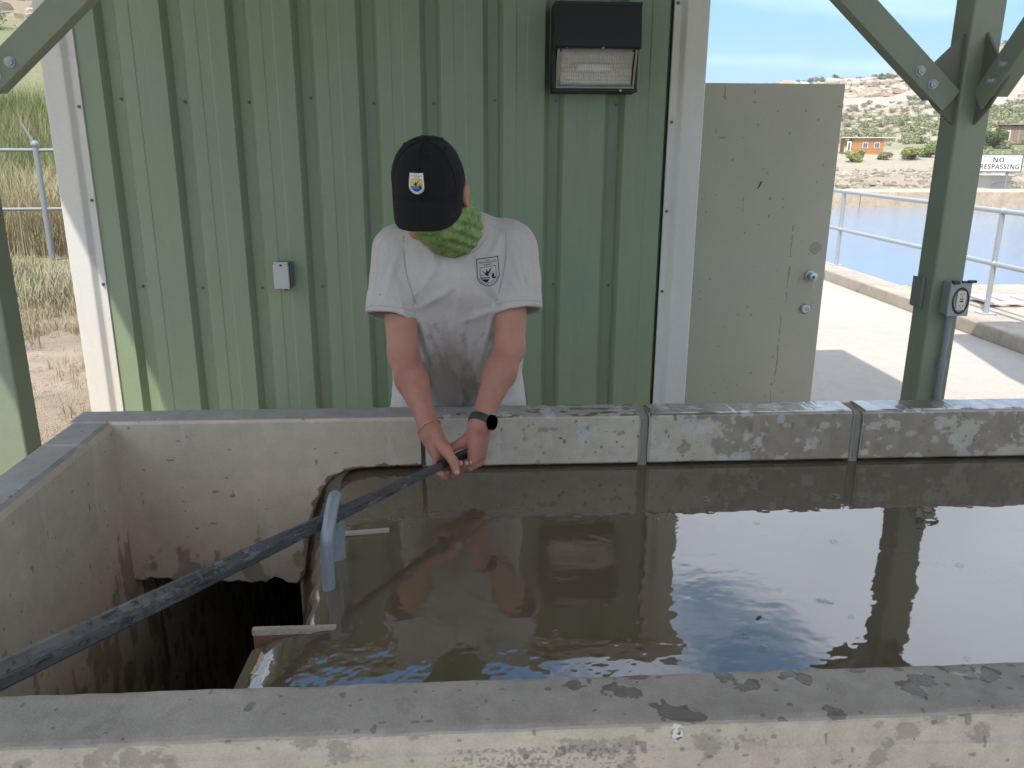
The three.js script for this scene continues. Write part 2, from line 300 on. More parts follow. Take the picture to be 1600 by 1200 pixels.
// ------------------------------------------------------------ the concrete tank
const WATER = .80, LIP = .806;
const tank = thing('concrete_tank', 'long open concrete tank of muddy water with a dark empty chamber at its left end', 'tank');
{
  const T = .95;
  const tops = (zin, zout) => [[zout, T - .008], [zout + .004, T - .002], [zout + .012, T], [zin - .012, T], [zin - .005, T - .0015], [zin, T - .009]];
  // left block of the back wall: its overhanging lip ends in a rounded corner above the outlet
  const curve = [[-.474, -2.6], [-.468, .25], [-.463, .365], [-.452, .486], [-.437, .585], [-.414, .681], [-.388, .745], [-.36, .778], [-.325, .797], [-.28, .804], [-.22, LIP + .002]];
  const cs = [[-1.028, -2.6], [-.930, -2.6], [-.9295, .47], ...range(-.925, -.478, 60).map(x => [x, .468 + .09 * (fbm(x * 13, 2, 4, 5) - .5)]), ...curve.slice(3), ...range(-.2, -.119, 8).map(x => [x, LIP + .003])];
  const dense = []; for (let i = 0; i + 1 < cs.length; i++) for (let k = 0; k < 4; k++) dense.push([lerp(cs[i][0], cs[i + 1][0], k / 4), lerp(cs[i][1], cs[i + 1][1], k / 4)]); dense.push(cs.at(-1));
  const open = (x, y) => y > -1 && x < -.4775;
  const prof = (lip, x) => { const y = lip < -1 ? lip : lip + .006 * (fbm(x * 60, lip * 60, 3, 3) - .5); return [...tops(-2.09, -2.19).map(p => p), [-2.09, Math.max(y + .006, -2.6)], [-2.096, y], [-2.14, y], [-2.14, open(x, y) ? y - .001 : -2.601], [-2.19, open(x, y) ? y - .001 : -2.601]]; };
  const backLeft = sweepX(dense.map(d => d[0]), (x, i) => prof(dense[i][1], x), true, .002);
  // uv: pit texture for the part that faces the pit, wall texture otherwise -> two meshes would break the block; use pit map on the whole block
  { const p = backLeft.attributes.position, uv = backLeft.attributes.uv, n = backLeft.attributes.normal;
    for (let i = 0; i < p.count; i++) uv.setXY(i, p.getX(i) + 1.2, n.getY(i) > .8 && p.getY(i) > .9 ? 1.0 + (p.getZ(i) + 2.19) * .9 : p.getY(i)); }
  mesh('wall_block', backLeft, M.pit, tank, 'left block of the back wall with a rounded eroded cut-out above the outlet');
  // the outlet: a low concrete culvert leading away under the left block
  mesh('culvert', [bx(-1.03, -.93, -2.6, .535, -2.8, -2.192, 0), bx(-.476, -.41, -2.6, .535, -2.8, -2.192, 0), bx(-.93, -.476, .51, .535, -2.8, -2.192, 0), bx(-1.03, -.93, -2.6, .38, -7, -2.802, 0), bx(-.476, -.41, -2.6, .38, -7, -2.802, 0), bx(-1.03, -.41, .382, .535, -2.85, -2.803, 0), bx(-.93, -.476, .33, .38, -7, -2.802, 0), bx(-.93, -.476, -2.66, -2.6, -7, -2.152, 0), bx(-1.03, -.41, -2.66, .38, -7.1, -7.002, 0)], M.pit, tank);
  // the blocks to the right, joints between them
  for (const [x0, x1] of [[-.107, .476], [.502, 1.072], [1.100, 1.70], [1.726, 3.05]]) {
    const P = x => [...tops(-2.09, -2.19), [-2.09, LIP + .006], [-2.096, LIP], [-2.14, LIP], [-2.14, -.2], [-2.19, -.2]];
    const st = [x0, x0 + .003, ...range(x0 + .006, x1 - .006, Math.round((x1 - x0) / .008)), x1 - .003, x1];
    mesh('wall_block', sweepX(st, (x) => { const e = Math.min(x - x0, x1 - x); const k = e < .006 ? .004 * (1 - e / .006) : 0; return P(x).map(([z, y]) => [z > -2.12 ? z - k : z, y > .9 ? y - k : y]); }, true, .002), M.backWall, tank);
  }
  const edgeMat = std([.50, .46, .40], .95);
  for (const [x0, x1] of [[-.118, -.108], [.477, .501], [1.073, 1.099], [1.701, 1.725]]) {
    const wdt = x1 - x0;
    const st = range(x0, x1, 8);
    mesh('joint_filler', boxUV(sweepX(st, (x) => { const t = (x - x0) / wdt * 2 - 1, d = (wdt > .015 ? .0045 + .004 * t * t : .02); return [[-2.186, .94], [-2.18, .945], [-2.09 - d - .01, .948 - d], [-2.09 - d, .94 - d], [-2.09 - d, .70], [-2.15, .70], [-2.186, .70]]; }, true, .001)), M.joint, tank);
    if (wdt > .015) { mesh('joint_edge', path([[x0 + .0005, .949, -2.10], [x0 + .0005, .945, -2.091], [x0 - .001, .90, -2.0885], [x0 + .001, .85, -2.0885], [x0, .812, -2.0885]], .0009, 24, 6), edgeMat, tank); mesh('joint_edge', path([[x1, .949, -2.10], [x1, .944, -2.091], [x1 + .001, .90, -2.0885], [x1 - .001, .85, -2.0885], [x1, .812, -2.0885]], .0009, 24, 6), edgeMat, tank); }
  }
  // left wall, swept along z (built along x then turned)
  const left = sweepX(range(.866, 2.14, 160), () => [[-.918, T - .02], [-.924, T - .006], [-.934, T], [-1.012, T], [-1.02, T - .003], [-1.025, T - .01], [-1.025, -.2], [-.99, -2.6], [-.918, -2.6]].map(([a, b]) => [a, b]), true, .002);
  { const p = left.attributes.position; for (let i = 0; i < p.count; i++) { const s = p.getX(i), x = p.getZ(i); p.setXYZ(i, x, p.getY(i), -s); }
    // flipped handedness: turn the triangles round
    const uv = left.attributes.uv; for (let i = 0; i < p.count; i += 3) { for (const A of [p, uv]) { const n = A.itemSize, a = A.array, o = (i + 1) * n, q = (i + 2) * n; for (let k = 0; k < n; k++) { const t = a[o + k]; a[o + k] = a[q + k]; a[q + k] = t; } } }
    left.computeVertexNormals(); const n = left.attributes.normal; for (let i = 0; i < p.count; i++) uv.setXY(i, -p.getZ(i) + .3, n.getY(i) > .7 && p.getY(i) > .9 ? 1.0 + (p.getX(i) + 1.025) * .9 : p.getY(i)); }
  mesh('side_wall', left, M.pit, tank);
  // front wall; a shallow form ledge runs along its outer face
  const front = sweepX(range(-1.025, 3.05, 620), (x) => { const c = .9285 - .024 * (x + .57) / 1.3 + .003 * (fbm(x * 5, 1, 1, 3) - .5); return [[-.965, T - .006], [-.961, T - .001], [-.955, T], [-.872, T - .001], [-.866, T - .003], [-.8625, T - .009], [-.861, c + .006], [-.8595, c + .002], [-.8575, c - .001], [-.856, -.2], [-.93, -2.6], [-.965, -2.6]].reverse(); }, true, .003);
  { // winding and uv: arc measured from the inner top edge
    const p = front.attributes.position, uv = front.attributes.uv;
    for (let i = 0; i < p.count; i++) { const y = p.getY(i), z = p.getZ(i); let a; if (z < -.9635 && y < .946) a = .285; else if (y > .9425) a = .965 + z; else a = .103 + (.95 - y); uv.setXY(i, p.getX(i), a); }
    for (let i = 0; i < p.count; i += 3) for (const A of [p, uv]) { const n = A.itemSize, a = A.array, o = (i + 1) * n, q = (i + 2) * n; for (let k = 0; k < n; k++) { const t = a[o + k]; a[o + k] = a[q + k]; a[q + k] = t; } }
    front.computeVertexNormals();
  }
  mesh('front_wall', front, M.frontWall, tank);
  mesh('end_wall', bx(3.05, 3.16, -.2, .95, -2.19, -.858, .008), M.concrete, tank);
  mesh('pit_floor', bx(-.93, 3.05, -2.66, -2.60, -2.15, -.95, 0), std([.12, .095, .065], .6, 0, { bumpMap: gb(4), bumpScale: .01 }), tank);
}
// ------------------------------------------------------------ water in the tank, spilling over the gate
function crest(z) { return z > -1.325 ? -.398 - .012 * (z + 1.16) / .16 * .5 : lerp(-.302, -.335, clamp((-1.34 - z) / .35, 0, 1)) + .004 * Math.sin(z * 60); }
{
  const zs = []; for (let i = 0; i <= 420; i++) zs.push(lerp(-.9655, -2.1395, i / 420));
  const S = []; for (let i = 0; i <= 46; i++) S.push(-.62 * Math.pow(1 - i / 46, 1.5)); for (let i = 1; i <= 700; i++) S.push(.42 * i / 700 * 1.0 + 2.95 * Math.pow(i / 700, 2.2));
  const ripple = (x, z) => {
    const near = Math.exp(-Math.max(x + .33, 0) / .30), fz = sstep(-1.55, -.98, z), rt = sstep(.3, .5, x);
    let h = 0;
    h += (fbm(x * 9, z * 11, 1.1, 3) - .5) * (.00050 + .0004 * near * fz) + (fbm(x * 15 - z * 6, z * 20, 8.1, 2) - .5) * .0004 * fz * sstep(.75, .2, x);
    h += (fbm(x * 26, z * 34, 4.4, 3) - .5) * (.00024 + .0006 * near + .00034 * fz * sstep(.75, .25, x));
    h += (fbm(x * 70, z * 80, 2.2, 2) - .5) * (.00004 + .00016 * near * sstep(-1.75, -1.1, z));
    const rough = Math.exp(-(((x - .80) / .22) ** 2 + ((z + 1.88) / .07) ** 2)) + .8 * Math.exp(-(((x - 1.5) / .25) ** 2 + ((z + 1.95) / .06) ** 2)) + .5 * Math.exp(-(((x - .25) / .3) ** 2 + ((z + 1.12) / .07) ** 2));
    h += (fbm(x * 34, z * 60, 6.6, 2) - .5) * .0009 * rough + (fbm(x * 90, z * 110, 3.6, 2) - .5) * .00007;
    return h;
  };
  const g = gridGeo(S.length - 1, zs.length - 1, (u, v, i, j) => {
    const z = zs[j], s = S[i]; let xc = crest(z), x, y;
    if (s > 0) xc = lerp(-.345, xc, Math.exp(-s / .05));
    if (s >= 0) { x = xc + s; y = WATER - .030 * Math.exp(-s / .022) - .006 * Math.exp(-s / .14) + ripple(x, z); }
    else { const t = -s; x = xc - .17 * Math.pow(t, .62) * (z > -1.325 ? .55 : .42) + .004 * Math.sin(z * 150 + t * 18) * t; y = WATER - .036 - t - .02 * Math.min(1, t * 18) + .004 * (fbm(z * 70, t * 7, 5, 3) - .5) * Math.min(1, t * 20); }
    return [x, y, z, x, z];
  });
  const w = mesh('tank_water', g, phys([.104, .080, .050], .022, { ior: 2.0 }));
  struct(w, 'muddy brown water standing in the concrete tank and spilling over the gate');
}

// ------------------------------------------------------------ metal building
const bld = thing('metal_building', 'green ribbed metal building with white corner trim behind the tank', 'building', [0, 0, 0]);
{
  const EAVE = 2.60, per = .2765, x0 = -1.5, zf = -3.9;
  // ribbed profile: broad flats, narrow grooves, a faint stiffening step in each flat
  const groove = i => { const c = x0 + per * i; return [[c - .060, 0], [c - .0585, -.001], [c - .0365, -.041], [c - .035, -.042], [c + .010, -.042], [c + .0115, -.041], [c + .033, -.001], [c + .0345, 0], [c + .0875, 0], [c + .093, -.003], [c + .137, -.003], [c + .1425, 0]]; };
  const sheets = [[-1.648, -1.36, [0]], [-1.36, -.53, [1, 2, 3]], [-.53, .30, [4, 5, 6]], [.30, .948, [7, 8, 9]]];
  const screwGeo = (x, y, z) => { const a = new THREE.CylinderGeometry(.0068, .0072, .005, 10); a.rotateX(Math.PI / 2); a.translate(x, y, z + .0025); const b = new THREE.CylinderGeometry(.0034, .0042, .006, 6); b.rotateX(Math.PI / 2); b.translate(x, y, z + .007); return merge([a, b]); };
  sheets.forEach(([a, b, ids], si) => {
    let pts = [[a, si % 2 ? .0008 : 0]];
    for (const i of ids) for (const q of groove(i)) if (q[0] > a + .002 && q[0] < b + .012) pts.push([q[0], q[1] + (si % 2 ? .0008 : 0)]);
    pts.push([b + (si < 3 ? .012 : 0), si % 2 ? .0008 : 0]);
    const H = 24, P = [], U = [];
    for (let k = 0; k + 1 < pts.length; k++) for (let j = 0; j < H; j++) {
      const y0 = .02 + (EAVE - .02) * j / H, y1 = .02 + (EAVE - .02) * (j + 1) / H, [xa, za] = pts[k], [xb, zb] = pts[k + 1];
      const oc = (x, y, d) => zf + d + .0022 * (fbm(x * 2.4, y * 1.7, 3, 3) - .5);
      const A = [xa, y0, oc(xa, y0, za)], B = [xb, y0, oc(xb, y0, zb)], C = [xb, y1, oc(xb, y1, zb)], D = [xa, y1, oc(xa, y1, za)];
      for (const q of [A, B, C, A, C, D]) { P.push(...q); U.push(q[0], q[1]); }
    }
    const g = new THREE.BufferGeometry(); g.setAttribute('position', new THREE.Float32BufferAttribute(P, 3)); g.setAttribute('uv', new THREE.Float32BufferAttribute(U, 2)); g.computeVertexNormals();
    const sheet = mesh('wall_panel', g, M.green, bld);
    for (const i of ids) for (const y of [.12, 1.0, 1.835, 2.5]) { const x = x0 + per * i - .002 + rr(-.004, .004); mesh('screw', screwGeo(x, y + rr(-.012, .012), zf - .0415), M.screw, sheet); }
  });
  // corner trim: folded white steel, left and right
  const trim = (xs, name, lab) => {
    const P = [], U = [];
    for (let k = 0; k + 1 < xs.length; k++) for (let j = 0; j < 12; j++) {
      const y0 = .01 + 2.6 * j / 12, y1 = .01 + 2.6 * (j + 1) / 12, w = (x, y) => .0016 * (fbm(x * 3, y * 2.2, 8, 2) - .5);
      const A = [xs[k][0], y0, xs[k][1] + w(xs[k][0], y0)], B = [xs[k + 1][0], y0, xs[k + 1][1] + w(xs[k + 1][0], y0)], C = [xs[k + 1][0], y1, xs[k + 1][1] + w(xs[k + 1][0], y1)], D = [xs[k][0], y1, xs[k][1] + w(xs[k][0], y1)];
      for (const q of [A, B, C, A, C, D]) { P.push(...q); U.push(q[0] + q[2], q[1]); }
    }
    const g = new THREE.BufferGeometry(); g.setAttribute('position', new THREE.Float32BufferAttribute(P, 3)); g.setAttribute('uv', new THREE.Float32BufferAttribute(U, 2)); g.computeVertexNormals();
    const t = mesh('corner_trim', g, M.white, bld, lab); return t;
  };
  const t1 = trim([[-1.792, -4.02], [-1.792, -3.872], [-1.789, -3.870], [-1.706, -3.870], [-1.700, -3.872], [-1.682, -3.889], [-1.676, -3.891], [-1.651, -3.891], [-1.649, -3.899]], 0, 'white corner trim on the left, its lower part in the sun');
  const t2 = trim([[.946, -3.899], [.948, -3.891], [.975, -3.891], [.981, -3.889], [.999, -3.872], [1.005, -3.870], [1.098, -3.870], [1.101, -3.873], [1.101, -4.02]], 0, 'white corner trim on the right, beside the open door');
  for (const y of [.35, 1.02, 1.40, 1.80, 2.3]) { mesh('screw', screwGeo(-1.664, y, -3.891), M.screw, t1); mesh('screw', screwGeo(.961, y - .05, -3.891), M.screw, t2); }
  // dark seam where the siding runs under the trim
  mesh('side_wall', [bx(-1.788, -1.74, .02, 2.6, -8.4, -4.02, 0), bx(1.05, 1.097, .02, 2.6, -4.80, -4.02, 0), bx(1.05, 1.097, 2.03, 2.6, -5.9, -4.80, 0), bx(1.05, 1.097, .02, 2.6, -8.4, -5.9, 0), bx(-1.74, 1.05, .02, 2.6, -8.4, -8.35, 0)], M.green, bld);
  const P = (z, y) => y;
  const roofG = new THREE.BufferGeometry();
  mesh('roof', [bar([-.35, 2.615 + .0, -3.82], [-.35, 3.0, -8.5], 3.05, .05, V(0, 1, 0), .004)], M.white, bld);
  mesh('eave_trim', bx(-1.80, 1.11, 2.55, 2.66, -3.868, -3.84, .004), M.white, bld);
  // the open door
  const doorMap = tex(512, 1024, (u, v) => {
    const a = fbmp(u * 4, v * 8, 8, 61, 5), s = vnp(u * 200, v * 400, 400, 3); let c = mul([.44, .41, .32], 1 + .10 * (a - .5) + .06 * (s - .5));
    const st = (x, y0, y1, w) => Math.abs(u - x - .006 * (vn(v * 40, 3) - .5)) < w * (.4 + vn(v * 70, x * 90)) && v > y0 && v < y1 && vn(v * 90, x * 31) > .30;
    if (st(.795, .36, .60, .0032) || st(.775, .10, .32, .003) || st(.76, .02, .12, .003) || st(.50, .64, .68, .003) || st(.36, .955, .99, .003) || st(.52, .955, .985, .0025)) c = mix(c, [.16, .12, .08], .7);
    if (Math.abs((u - .585) - (v - .715) * .9) < .0045 && v > .706 && v < .727) c = [.03, .03, .03];
    if (Math.hypot(u - .93, (v - .53) * 1.9) < .04 * fbm(u * 30, v * 30, 3, 3) + .01) c = mul(c, .72);
    if (vnp(u * 40, v * 80, 80, 77) > .975) c = mul(c, .55);
    return c;
  }, { wrap: false });
  const doorMat = std([1, 1, 1], .55, 0, { map: doorMap, bumpMap: gb(3), bumpScale: .0006 });
  const dg = new RoundedBoxGeometry(1.082, 1.975, .045, 2, .003); { const p = dg.attributes.position, uv = dg.attributes.uv; for (let i = 0; i < p.count; i++) uv.setXY(i, p.getX(i) / 1.082 + .5, p.getY(i) / 1.975 + .5); }
  dg.translate(1.648, 1.0, -4.872);
  const door = mesh('door', dg, doorMat, bld, 'scuffed beige steel door standing open with a key in its lock');
  const rose = (x, y, z, r) => { const l = new THREE.LatheGeometry([[.0001, .0], [r, 0], [r, .006], [r * .9, .012], [r * .62, .016]].map(q => new THREE.Vector2(...q)), 28); l.rotateX(Math.PI / 2); l.translate(x, y, z); return l; };
  const knobG = new THREE.LatheGeometry([[.012, .012], [.012, .03], [.022, .036], [.0275, .046], [.0275, .054], [.022, .061], [.009, .0635], [.0001, .0635]].map(q => new THREE.Vector2(...q)), 28); knobG.rotateX(Math.PI / 2); knobG.translate(2.098, .893, -4.85);
  const knob = mesh('door_knob', merge([rose(2.098, .893, -4.85, .034), knobG]), M.steel, door);
  mesh('key', [bx(2.0965, 2.0985, .886, .900, -4.787, -4.770, .0008), (() => { const t = new THREE.TorusGeometry(.009, .0022, 8, 18); t.translate(2.097, .874, -4.776); return t; })(), bx(2.092, 2.098, .825, .866, -4.779, -4.774, .001)], M.steel, knob);
  mesh('keyhole', (() => { const c = new THREE.CylinderGeometry(.0075, .0075, .002, 16); c.rotateX(Math.PI / 2); c.translate(2.098, .893, -4.786); return c; })(), M.dark, knob);
  const dbG = new THREE.LatheGeometry([[.0001, .0], [.030, 0], [.030, .010], [.026, .018], [.018, .022], [.018, .018], [.0001, .019]].map(q => new THREE.Vector2(...q)), 28); dbG.rotateX(Math.PI / 2); dbG.translate(2.088, .69, -4.85);
  const db = mesh('deadbolt', dbG, M.steel, door);
  mesh('keyhole', bx(2.0865, 2.0895, .682, .696, -4.8315, -4.8295, .0004), M.dark, db);
  mesh('latch', bx(2.19, 2.201, .875, .91, -4.882, -4.862, .002), M.steel, door);
  for (const y of [.3, 1.0, 1.7]) mesh('hinge', tube([1.106, y - .05, -4.845], [1.106, y + .05, -4.845], .008), M.steel, door);
}
// ------------------------------------------------------------ flood lamp on the wall
{
  const L = thing('wall_lamp', 'dark bronze flood lamp with a ribbed glass lens, high on the green wall', 'wall lamp', [.588, 1.872, -3.898]);
  const br = std([.028, .024, .022], .42, .3, { bumpMap: gb(20), bumpScale: .0004 });
  // housing seen from the side: deep hood above, open below
  const side = new THREE.Shape([[0, 0], [.03, 0], [.03, .16], [.165, .176], [.172, .182], [.150, .345], [.143, .352], [0, .356]].map(q => new THREE.Vector2(...q)));
  const hg = new THREE.ExtrudeGeometry(side, { depth: .362, bevelEnabled: true, bevelSize: .004, bevelThickness: .004, bevelSegments: 2 }); hg.rotateY(-Math.PI / 2); hg.translate(.181, 0, 0);
  mesh('housing', boxUV(hg.toNonIndexed ? (hg.index ? hg.toNonIndexed() : hg) : hg), br, L);
  mesh('lip', [bx(-.187, .187, .343, .357, 0, .156, .004), bx(-.13, -.10, .352, .364, .02, .06, .003), bx(.09, .12, .352, .364, .02, .06, .003)], br, L);
  mesh('frame', [bx(-.187, .187, .0, .014, 0, .120, .004), bx(-.187, -.172, .0, .178, 0, .105, .004), bx(.172, .187, .0, .178, 0, .105, .004)], br, L);
  mesh('reflector', gridGeo(24, 10, (u, v) => [lerp(-.168, .168, u), lerp(.02, .172, v), .034 + .03 * Math.pow(Math.abs(u * 2 - 1), 3) + .05 * Math.pow(v, 3)]), std([.62, .60, .55], .35, .3), L);
  // prismatic lens: glass shell bulging forward, ribs at the sides
  const lens = gridGeo(150, 40, (u, v) => {
    const x = lerp(-.169, .169, u), e = Math.abs(u * 2 - 1), rib = (u > .78 || u < .10) ? .0035 * Math.sin(u * 330) : .0010 * Math.sin(u * 200);
    const top = 1 - sstep(.86, 1, v) * .0, edge = sstep(0, .05, u) * sstep(0, .05, 1 - u) * sstep(0, .12, v);
    return [x, lerp(.015, .175, v), .045 + .055 * edge + .052 * edge * v + rib * edge + .0012 * Math.sin(v * 60) * edge];
  });
  mesh('lens', lens, phys([.93, .91, .86], .16, { transmission: .75, thickness: 0, ior: 1.5 }), L);
  mesh('lens_frame', [bx(-.172, .172, .012, .024, .09, .112, .004), path([[-.168, .02, .1], [-.168, .17, .155]], .005, 6, 8), path([[.168, .02, .1], [.168, .17, .155]], .005, 6, 8)], std([.30, .29, .26], .4, .3), L);
  for (const [x, y, z] of [[-.135, .178, .168], [.02, .176, .17], [.11, .006, .121], [0, .35, .15]]) { const s = new THREE.SphereGeometry(.0055, 12, 8); s.scale(1, 1, .5); s.translate(x, y, z); mesh('screw', s, M.steel, L); }
  mesh('lamp_bulb', (() => { const c = new THREE.CapsuleGeometry(.02, .12, 6, 14); c.rotateZ(Math.PI / 2); c.translate(0, .10, .066); return c; })(), phys([.9, .9, .88], .3), L);
}
// ------------------------------------------------------------ weatherproof outlet on the wall
{
  const O = thing('wall_outlet', 'small light grey covered outlet box on the green wall left of the person', 'outlet box', [-.829, 1.064, -3.898], -.10);
  const lg = std([.48, .48, .48], .5, .15);
  mesh('box', bx(-.036, .040, -.060, .060, 0, .045, .005), std([.16, .165, .17], .5, .2), O);
  mesh('gasket', bx(-.036, .037, -.0605, .0605, .045, .050, .001), M.rubber, O);
  mesh('cover', [bx(-.038, .034, -.062, .052, .0505, .066, .004), bx(-.038, .034, .054, .062, .0505, .060, .003)], lg, O);
  mesh('hinge', tube([-.03, .0535, .063], [.03, .0535, .063], .003), M.steel, O);
  mesh('notch', bx(-.006, .006, .043, .0525, .066, .0672, .0005), M.dark, O);
  mesh('latch', bx(.006, .020, -.070, -.061, .050, .060, .002), M.rust, O);
}
// ------------------------------------------------------------ steel shelter: posts, braces, beams, roof
const shelter = thing('steel_shelter', 'green steel shelter frame with square posts and bolted knee braces over the tank', 'shelter');
{
  const s = .104, zf = -2.62, POSTS = [[-1.543, -1.439], [1.555, 1.659]];
  const boltG = (p, n, r = .0125) => { // hex head and washer along n
    const w = new THREE.CylinderGeometry(r * 1.25, r * 1.25, .003, 18), h = new THREE.CylinderGeometry(r, r, .012, 6), t = new THREE.SphereGeometry(r * .6, 10, 6); w.translate(0, .0015, 0); h.translate(0, .008, 0); t.scale(1, .5, 1); t.translate(0, .014, 0);
    const g = merge([w, h, t]); g.applyQuaternion(new THREE.Quaternion().setFromUnitVectors(V(0, 1, 0), V(...n))); g.translate(...p); return g;
  };
  for (const [xa, xb] of POSTS) for (const z of [zf, 1.2]) {
    const post = mesh('post', bx(xa, xb, 0, 3.45, z - s, z, .008, 3), M.postGreen, shelter);
    mesh('base_plate', bx(xa - .06, xb + .06, 0.004, .02, z - s - .06, z + .06, .003), M.postGreen, post);
  }
  // knee braces: angle iron with a wide web bolted to a gusset plate
  const brace = (px, dir, z0, face) => {            // dir [dx, dz] horizontal unit, from point px (x) z0
    const H0 = 1.785, H1 = 2.58, k = dir[0] ? .84 : 1.0, run = (H1 - H0) / k, g0 = [px + dir[0] * .02, H0, z0 + dir[1] * .02], g1 = [px + dir[0] * run, H1, z0 + dir[1] * run];
    const side = dir[0] ? V(0, 0, 1) : V(-1, 0, 0);
    const ax = V(g1[0] - g0[0], g1[1] - g0[1], g1[2] - g0[2]).normalize(), nrm = new THREE.Vector3().crossVectors(side, ax).normalize();
    const off = (p, a, b, c) => [p[0] + ax.x * a + nrm.x * b + side.x * c, p[1] + ax.y * a + nrm.y * b + side.y * c, p[2] + ax.z * a + nrm.z * b + side.z * c];
    const web = bar(off(g0, .0, 0, .006), off(g1, 0, 0, .006), .078, .007, side, .002);
    const sg = nrm.y < 0 ? 1 : -1;
    const fl2 = bar(off(g0, .05, sg * .0365, -.020), off(g1, 0, sg * .0365, -.020), .052, .007, nrm, .002);
    const br = mesh('knee_brace', merge([web, fl2]), M.postGreen, shelter);
    for (const a of [.055, .115]) mesh('bolt', boltG(off(g0, a + .03, sg * .008, .0098), [side.x, side.y, side.z]), M.steel, br);
    // gusset plate between post and brace
    const sh = new THREE.Shape([[0, -.09], [.067, -.04], [.148, .055], [.09, .09], [0, .18]].map(q => new THREE.Vector2(...q)));
    const pg = new THREE.ExtrudeGeometry(sh, { depth: .008, bevelEnabled: false });
    const m = new THREE.Matrix4().makeBasis(V(dir[0], 0, dir[1]), V(0, 1, 0), side).setPosition(px, H0 + .02, z0);
    pg.translate(0, 0, -.008); pg.applyMatrix4(m); if (m.determinant() < 0) { const I = pg.index ? pg.index.array : null, p = pg.attributes.position; if (I) for (let k = 0; k < I.length; k += 3) { const t = I[k]; I[k] = I[k + 1]; I[k + 1] = t; } else for (let k = 0; k < p.count; k += 3) for (let q = 0; q < 3; q++) { const t = p.array[k * 3 + q]; p.array[k * 3 + q] = p.array[k * 3 + 3 + q]; p.array[k * 3 + 3 + q] = t; } pg.computeVertexNormals(); }
    mesh('gusset_plate', boxUV(pg.index ? pg.toNonIndexed() : pg), std([.155, .15, .115], .6, .1, { map: null }), shelter);
  };
  const zc = zf - s / 2;
  brace(1.555, [-1, 0], zc + .03); brace(1.607, [0, 1], zf);
  brace(-1.439, [1, 0], zc + .03); brace(-1.491, [0, 1], zf);
  for (const z of [zf - s / 2, 1.14]) { mesh('beam', bx(-1.438, 1.554, 2.58, 2.74, z - .05, z + .05, .006), M.postGreen, shelter); mesh('beam', bx(-1.543, 2.0, 3.452, 3.58, z - .05, z + .05, .006), M.postGreen, shelter); }
  for (const x of [-1.491, 1.607]) { mesh('beam', bx(x - .05, x + .05, 2.59, 2.73, -2.618, 1.09, .006), M.postGreen, shelter); }
  { const sh = new THREE.Shape([[-2.64, 4.72], [2.16, 4.72], [2.16, -1.35], [-1.91, -1.35]].map(q => new THREE.Vector2(...q))), g = new THREE.ExtrudeGeometry(sh, { depth: .06, bevelEnabled: false }); g.rotateX(-Math.PI / 2); g.translate(0, 3.6, 0); mesh('roof', boxUV(g.index ? g.toNonIndexed() : g), std([.13, .115, .09], .85), shelter); }
}
// second shelter next door, out of view to the right; its roof shades the right end of the kerb
{
  const c = thing('steel_shelter', 'neighbouring shelter roof beside the walkway, its shadow lying on the kerb', 'shelter');
  const H = 3.9;
  const sh = new THREE.Shape([[3.28, 5.10], [6.6, 5.10], [6.6, 1.0], [2.70, 1.0], [2.95, 3.7]].map(q => new THREE.Vector2(...q)));
  const g = new THREE.ExtrudeGeometry(sh, { depth: .06, bevelEnabled: false }); g.rotateX(-Math.PI / 2); g.translate(0, H, 0);
  mesh('roof', boxUV(g.index ? g.toNonIndexed() : g), M.white, c);
  mesh('post', bx(3.4, 3.52, 0, H, -2.0, -1.88, .006), M.postGreen, c); mesh('post', bx(6.3, 6.42, 0, H, -2.0, -1.88, .006), M.postGreen, c);
}
// ------------------------------------------------------------ outlet boxes and conduit on the right post
{
  const O = thing('post_outlet', 'open weatherproof outlet box with a ground-fault socket on the right steel post', 'outlet box', [1.6235, 1.169, -2.619]); O.scale.setScalar(.89);
  const lg = std([.36, .38, .37], .5, .25);
  mesh('box', bx(-.040, .036, -.062, .062, 0, .05, .006), std([.26, .28, .265], .5, .2), O);
  mesh('face_plate', bx(-.040, .040, -.064, .064, .0505, .055, .003), lg, O);
  const ring = new THREE.TorusGeometry(.5, .045, 8, 36); ring.scale(.058, .092, .06); ring.translate(.004, -.006, .0565);
  mesh('gasket', ring, M.rubber, O);
  const sock = mesh('socket', (() => { const b = new RoundedBoxGeometry(.034, .07, .008, 3, .004); b.translate(.004, -.006, .057); return b; })(), std([.72, .68, .52], .5), O);
  mesh('button', bx(-.003, .011, -.0005, .0045, .0605, .0628, .0008), std([.55, .10, .05], .5), sock);
  mesh('button', bx(-.003, .011, -.0095, -.0045, .0605, .0628, .0008), M.dark, sock);
  for (const [x, y] of [[-.002, .02], [.010, .02], [.004, .012], [-.002, -.024], [.010, -.024], [.004, -.033]]) mesh('slot', bx(x - .0012, x + .0012, y - .0035, y + .0035, .0605, .0614, 0), M.dark, sock);
  mesh('lid_hinge', [bx(-.038, -.012, .056, .068, .046, .066, .003), bx(.022, .052, .060, .070, .048, .062, .002), bx(.0, .02, .060, .067, .05, .06, .002)], std([.05, .052, .055], .5, .3), O);
  mesh('conduit', [tube([-.006, -.062, .020], [-.006, -1.10, .020], .0115, 16), tube([-.006, -.27, .020], [-.006, -.235, .020], .0145, 16), tube([-.006, -.075, .020], [-.006, -.058, .020], .015, 16)], M.galv, O);
  const Q = thing('switch_box', 'thin grey box on the left face of the right steel post', 'electrical box', [1.5545, 1.17, -2.69]); Q.scale.setScalar(.89);
  mesh('box', bx(-.014, 0, -.05, .06, -.03, .03, .003), M.grey, Q); mesh('cover', bx(-.017, -.0142, -.052, .062, -.032, .032, .001), std([.2, .21, .19], .6, .2), Q);
}
